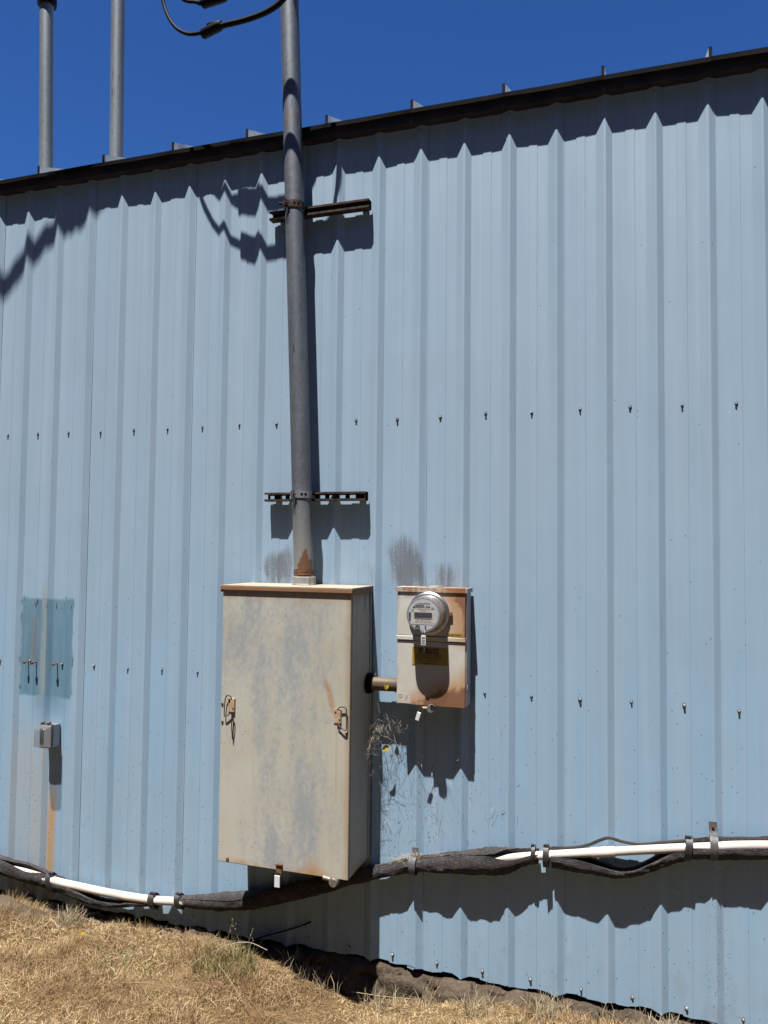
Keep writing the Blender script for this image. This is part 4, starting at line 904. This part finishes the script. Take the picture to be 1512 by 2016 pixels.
tuft(3.22, -0.08, 0.10, 200, 0.03, 0.09, M['straw'], 'straw_tuft', 'dry grass tuft at the extreme bottom right by the wall', 'grass tuft', 0.7)
tuft(3.02, -0.08, 0.06, 60, 0.04, 0.09, M['straw'], 'straw_tuft', 'few dry stems between the rocks at bottom right', 'grass tuft', 0.6)
def stalk(pts, r, label, mat='straw'):
    P = [(x, y, float(gh(x, y))+h) for x, y, h in pts]; tag(MB().tube(spline(P, 4), r, 6).obj('straw_stalk', M[mat], None, True), label, 'straw', 'long straw stalks on the grass')
stalk([(1.10, -0.62, 0.02), (1.25, -0.60, 0.035), (1.42, -0.58, 0.025)], 0.0014, 'long straw stalk lying left of the green weed clump')
stalk([(1.47, -0.42, 0.07), (1.56, -0.47, 0.05), (1.67, -0.54, 0.03)], 0.0014, 'straw stalk slanting down right of the green weed clump')
stalk([(1.56, -0.56, 0.02), (1.63, -0.52, 0.045)], 0.0014, 'short straw stalk crossing the slanting one')
stalk([(1.34, -0.30, 0.03), (1.40, -0.25, 0.07), (1.50, -0.22, 0.085), (1.59, -0.21, 0.09)], 0.0014, 'arching dry stem above the green weed clump', 'webstraw')
stalk([(1.33, -0.52, 0.01), (1.345, -0.47, 0.04), (1.39, -0.38, 0.09)], 0.0014, 'dry stem leaning in front of the green weed clump')
stalk([(0.60, -0.20, 0.02), (0.78, -0.24, 0.03), (0.95, -0.25, 0.02)], 0.0014, 'straw stalk at the edge of the left ditch')
stalk([(0.62, -0.62, 0.02), (0.68, -0.60, 0.03), (0.78, -0.56, 0.04)], 0.0014, 'pale straw stalk at the far left of the lawn')
stalk([(1.75, -0.52, 0.02), (1.92, -0.50, 0.03), (2.05, -0.52, 0.02)], 0.0014, 'straw stalk lying at the bottom centre of the lawn')
stalk([(1.95, -0.12, 0.05), (2.10, -0.14, 0.05), (2.25, -0.12, 0.03)], 0.0014, 'straw stalk leaning on the flat brown rock')
def seedhead(x, y, h, label):
    z = float(gh(x, y)); G = thing('seed_stem', (x, y, z), label, 'weed', 'thin green seed stems'); top = Vector((x+0.02, y+0.01, z+h))
    MB().tube(spline([(x, y, z), (x+0.004, y, z+h*0.6), tuple(top)], 4), 0.0012, 5).obj('stem', M['green'], G)
    m = MB()
    for i in range(9):
        q = top + Vector((rng.uniform(-0.012, 0.012), rng.uniform(-0.01, 0.01), -i*0.011)); m.lathe(q, (rng.uniform(-0.6, 0.6), 0.2, 1), [(0, 0.0004), (0.004, 0.0024), (0.009, 0.0006)], 5)
    m.obj('seed_spikelets', M['green'], G)
seedhead(1.40, -0.22, 0.17, 'left thin seed stem rising above the weed clump'); seedhead(1.50, -0.22, 0.14, 'right thin seed stem rising above the weed clump')
# straw caught in cobwebs beside the meter box
def strands(name, pts, label, n_mat):
    base, ln, w, le, az = (np.array(q) for q in zip(*pts)); 
    return blades(name, base, ln, w, le, az, M[n_mat], 0.5, label, 'straw', 'stuff')
S = []
arc = spline([(1.950, -0.12, -0.950), (1.985, -0.11, -0.905), (2.020, -0.09, -0.850), (2.055, -0.075, -0.800), (2.11, -0.06, -0.770), (2.19, -0.05, -0.765), (2.26, -0.04, -0.780)], 14)
for i in range(430):
    t = rng.beta(1.5, 1.9); p = np.array(arc[int(t*(len(arc)-1))]); sp = 0.011 + 0.014*math.sin(math.pi*t)
    p = p + rng.normal(0, [sp, 0.022, sp*1.1]); p[1] = min(p[1], -0.02); S.append((p, rng.uniform(0.018, 0.075), rng.uniform(0.0006, 0.0013), rng.uniform(0.3, 2.6), rng.uniform(0, 6.28)))
for i in range(150):
    p = np.array([rng.uniform(2.04, 2.42), rng.uniform(-0.06, -0.006), rng.uniform(-1.33, -0.74)]); S.append((p, rng.uniform(0.008, 0.035), rng.uniform(0.0008, 0.0016), rng.uniform(0.2, 2.9), rng.uniform(0, 6.28)))
for a, b, n in (((1.960, -0.20, -1.05), (2.05, -0.06, -0.965), 26), ((1.93, -0.19, -0.99), (1.99, -0.12, -0.88), 16), ((2.00, -0.05, -0.48), (2.03, -0.05, -0.62), 14), ((2.50, -0.015, -1.13), (2.60, -0.02, -1.10), 10)):
    for i in range(n):
        t = rng.uniform(); p = np.array(a)*(1-t)+np.array(b)*t + rng.normal(0, 0.006, 3); p[1] = min(p[1], -0.01); S.append((p, rng.uniform(0.012, 0.03), 0.0011, rng.uniform(0.2, 1.6), rng.uniform(-0.6, 0.6)))
strands('straw_tangle', S, 'straw and debris caught in cobwebs between cabinet and meter box', 'webstraw')
S = []
for i in range(240):
    x = rng.normal(2.165, 0.04) if i < 170 else rng.uniform(2.22, 2.36); zt_ = np.interp(x, [2.04, 2.2, 2.4], [-1.398, -1.344, -1.300]); p = np.array([x, rng.uniform(-0.066, -0.03), zt_ + rng.uniform(-0.004, 0.016 if i < 170 else 0.004)])
    S.append((p, rng.uniform(0.012, 0.04), rng.uniform(0.001, 0.0018), rng.uniform(0.9, 1.9), rng.uniform(0, 6.28)))
strands('fallen_straw', S, 'clump of fallen straw lying on the foam at the strap', 'straw')
def bits():      # droppings and curled bits stuck to the sheeting below the meter box
    S = []
    for i in range(70):
        x = rng.uniform(2.045, 2.30); S.append((np.array([x, -0.003, rng.uniform(-1.34, -0.86)]), rng.uniform(0.006, 0.028), rng.uniform(0.001, 0.002), rng.uniform(2.4, 3.1), rng.uniform(0, 6.28)))
    for i in range(50):
        S.append((np.array([rng.uniform(2.3, 2.68), -0.003, rng.uniform(-1.28, -0.85)]), rng.uniform(0.006, 0.02), 0.0012, rng.uniform(1.2, 3.0), rng.uniform(0, 6.28)))
    base, ln, w, le, az = (np.array(q) for q in zip(*S)); blades('stuck_debris', base, ln, w, le, az, M['bail'], 0.3, 'dark curled bits stuck to the wall below the meter box', 'debris', 'stuff')
bits()
def leaf(x, y, z, s, rx, rz, label):
    bm = bmesh.new(); n = 9; rows = []
    for i in range(n):
        t = i/(n-1); w = s*0.42*math.sin(math.pi*min(1, t*0.93+0.06))**0.8; rows.append([bm.verts.new((k*w, s*(t-0.5), 0.18*s*abs(k)+0.16*s*math.sin(t*3))) for k in (-1, -0.5, 0, 0.5, 1)])
    for i in range(n-1):
        for k in range(4): bm.faces.new((rows[i][k], rows[i][k+1], rows[i+1][k+1], rows[i+1][k]))
    bmesh.ops.solidify(bm, geom=bm.faces[:], thickness=0.0006)
    bmesh.ops.rotate(bm, verts=bm.verts[:], cent=(0, 0, 0), matrix=(Matrix.Rotation(rz, 3, 'Y') @ Matrix.Rotation(rx, 3, 'X'))); bmesh.ops.translate(bm, verts=bm.verts[:], vec=(x, y, z))
    m = MB(); m.bm(bm); tag(m.obj('yellow_leaf', M['leaf'], None, True), label, 'leaf', 'yellow leaves')
leaf(2.092, -0.097, -0.606, 0.026, 1.3, 0.3, 'small yellow leaf on the short brown conduit'); leaf(2.081, -0.062, -0.881, 0.034, 1.3, 1.1, 'yellow leaf caught in the straw tangle below the conduit')
leaf(0.66, -0.27, float(gh(0.66, -0.27))+0.025, 0.020, 0.6, 0.4, 'tiny yellow leaf on the grass at left')
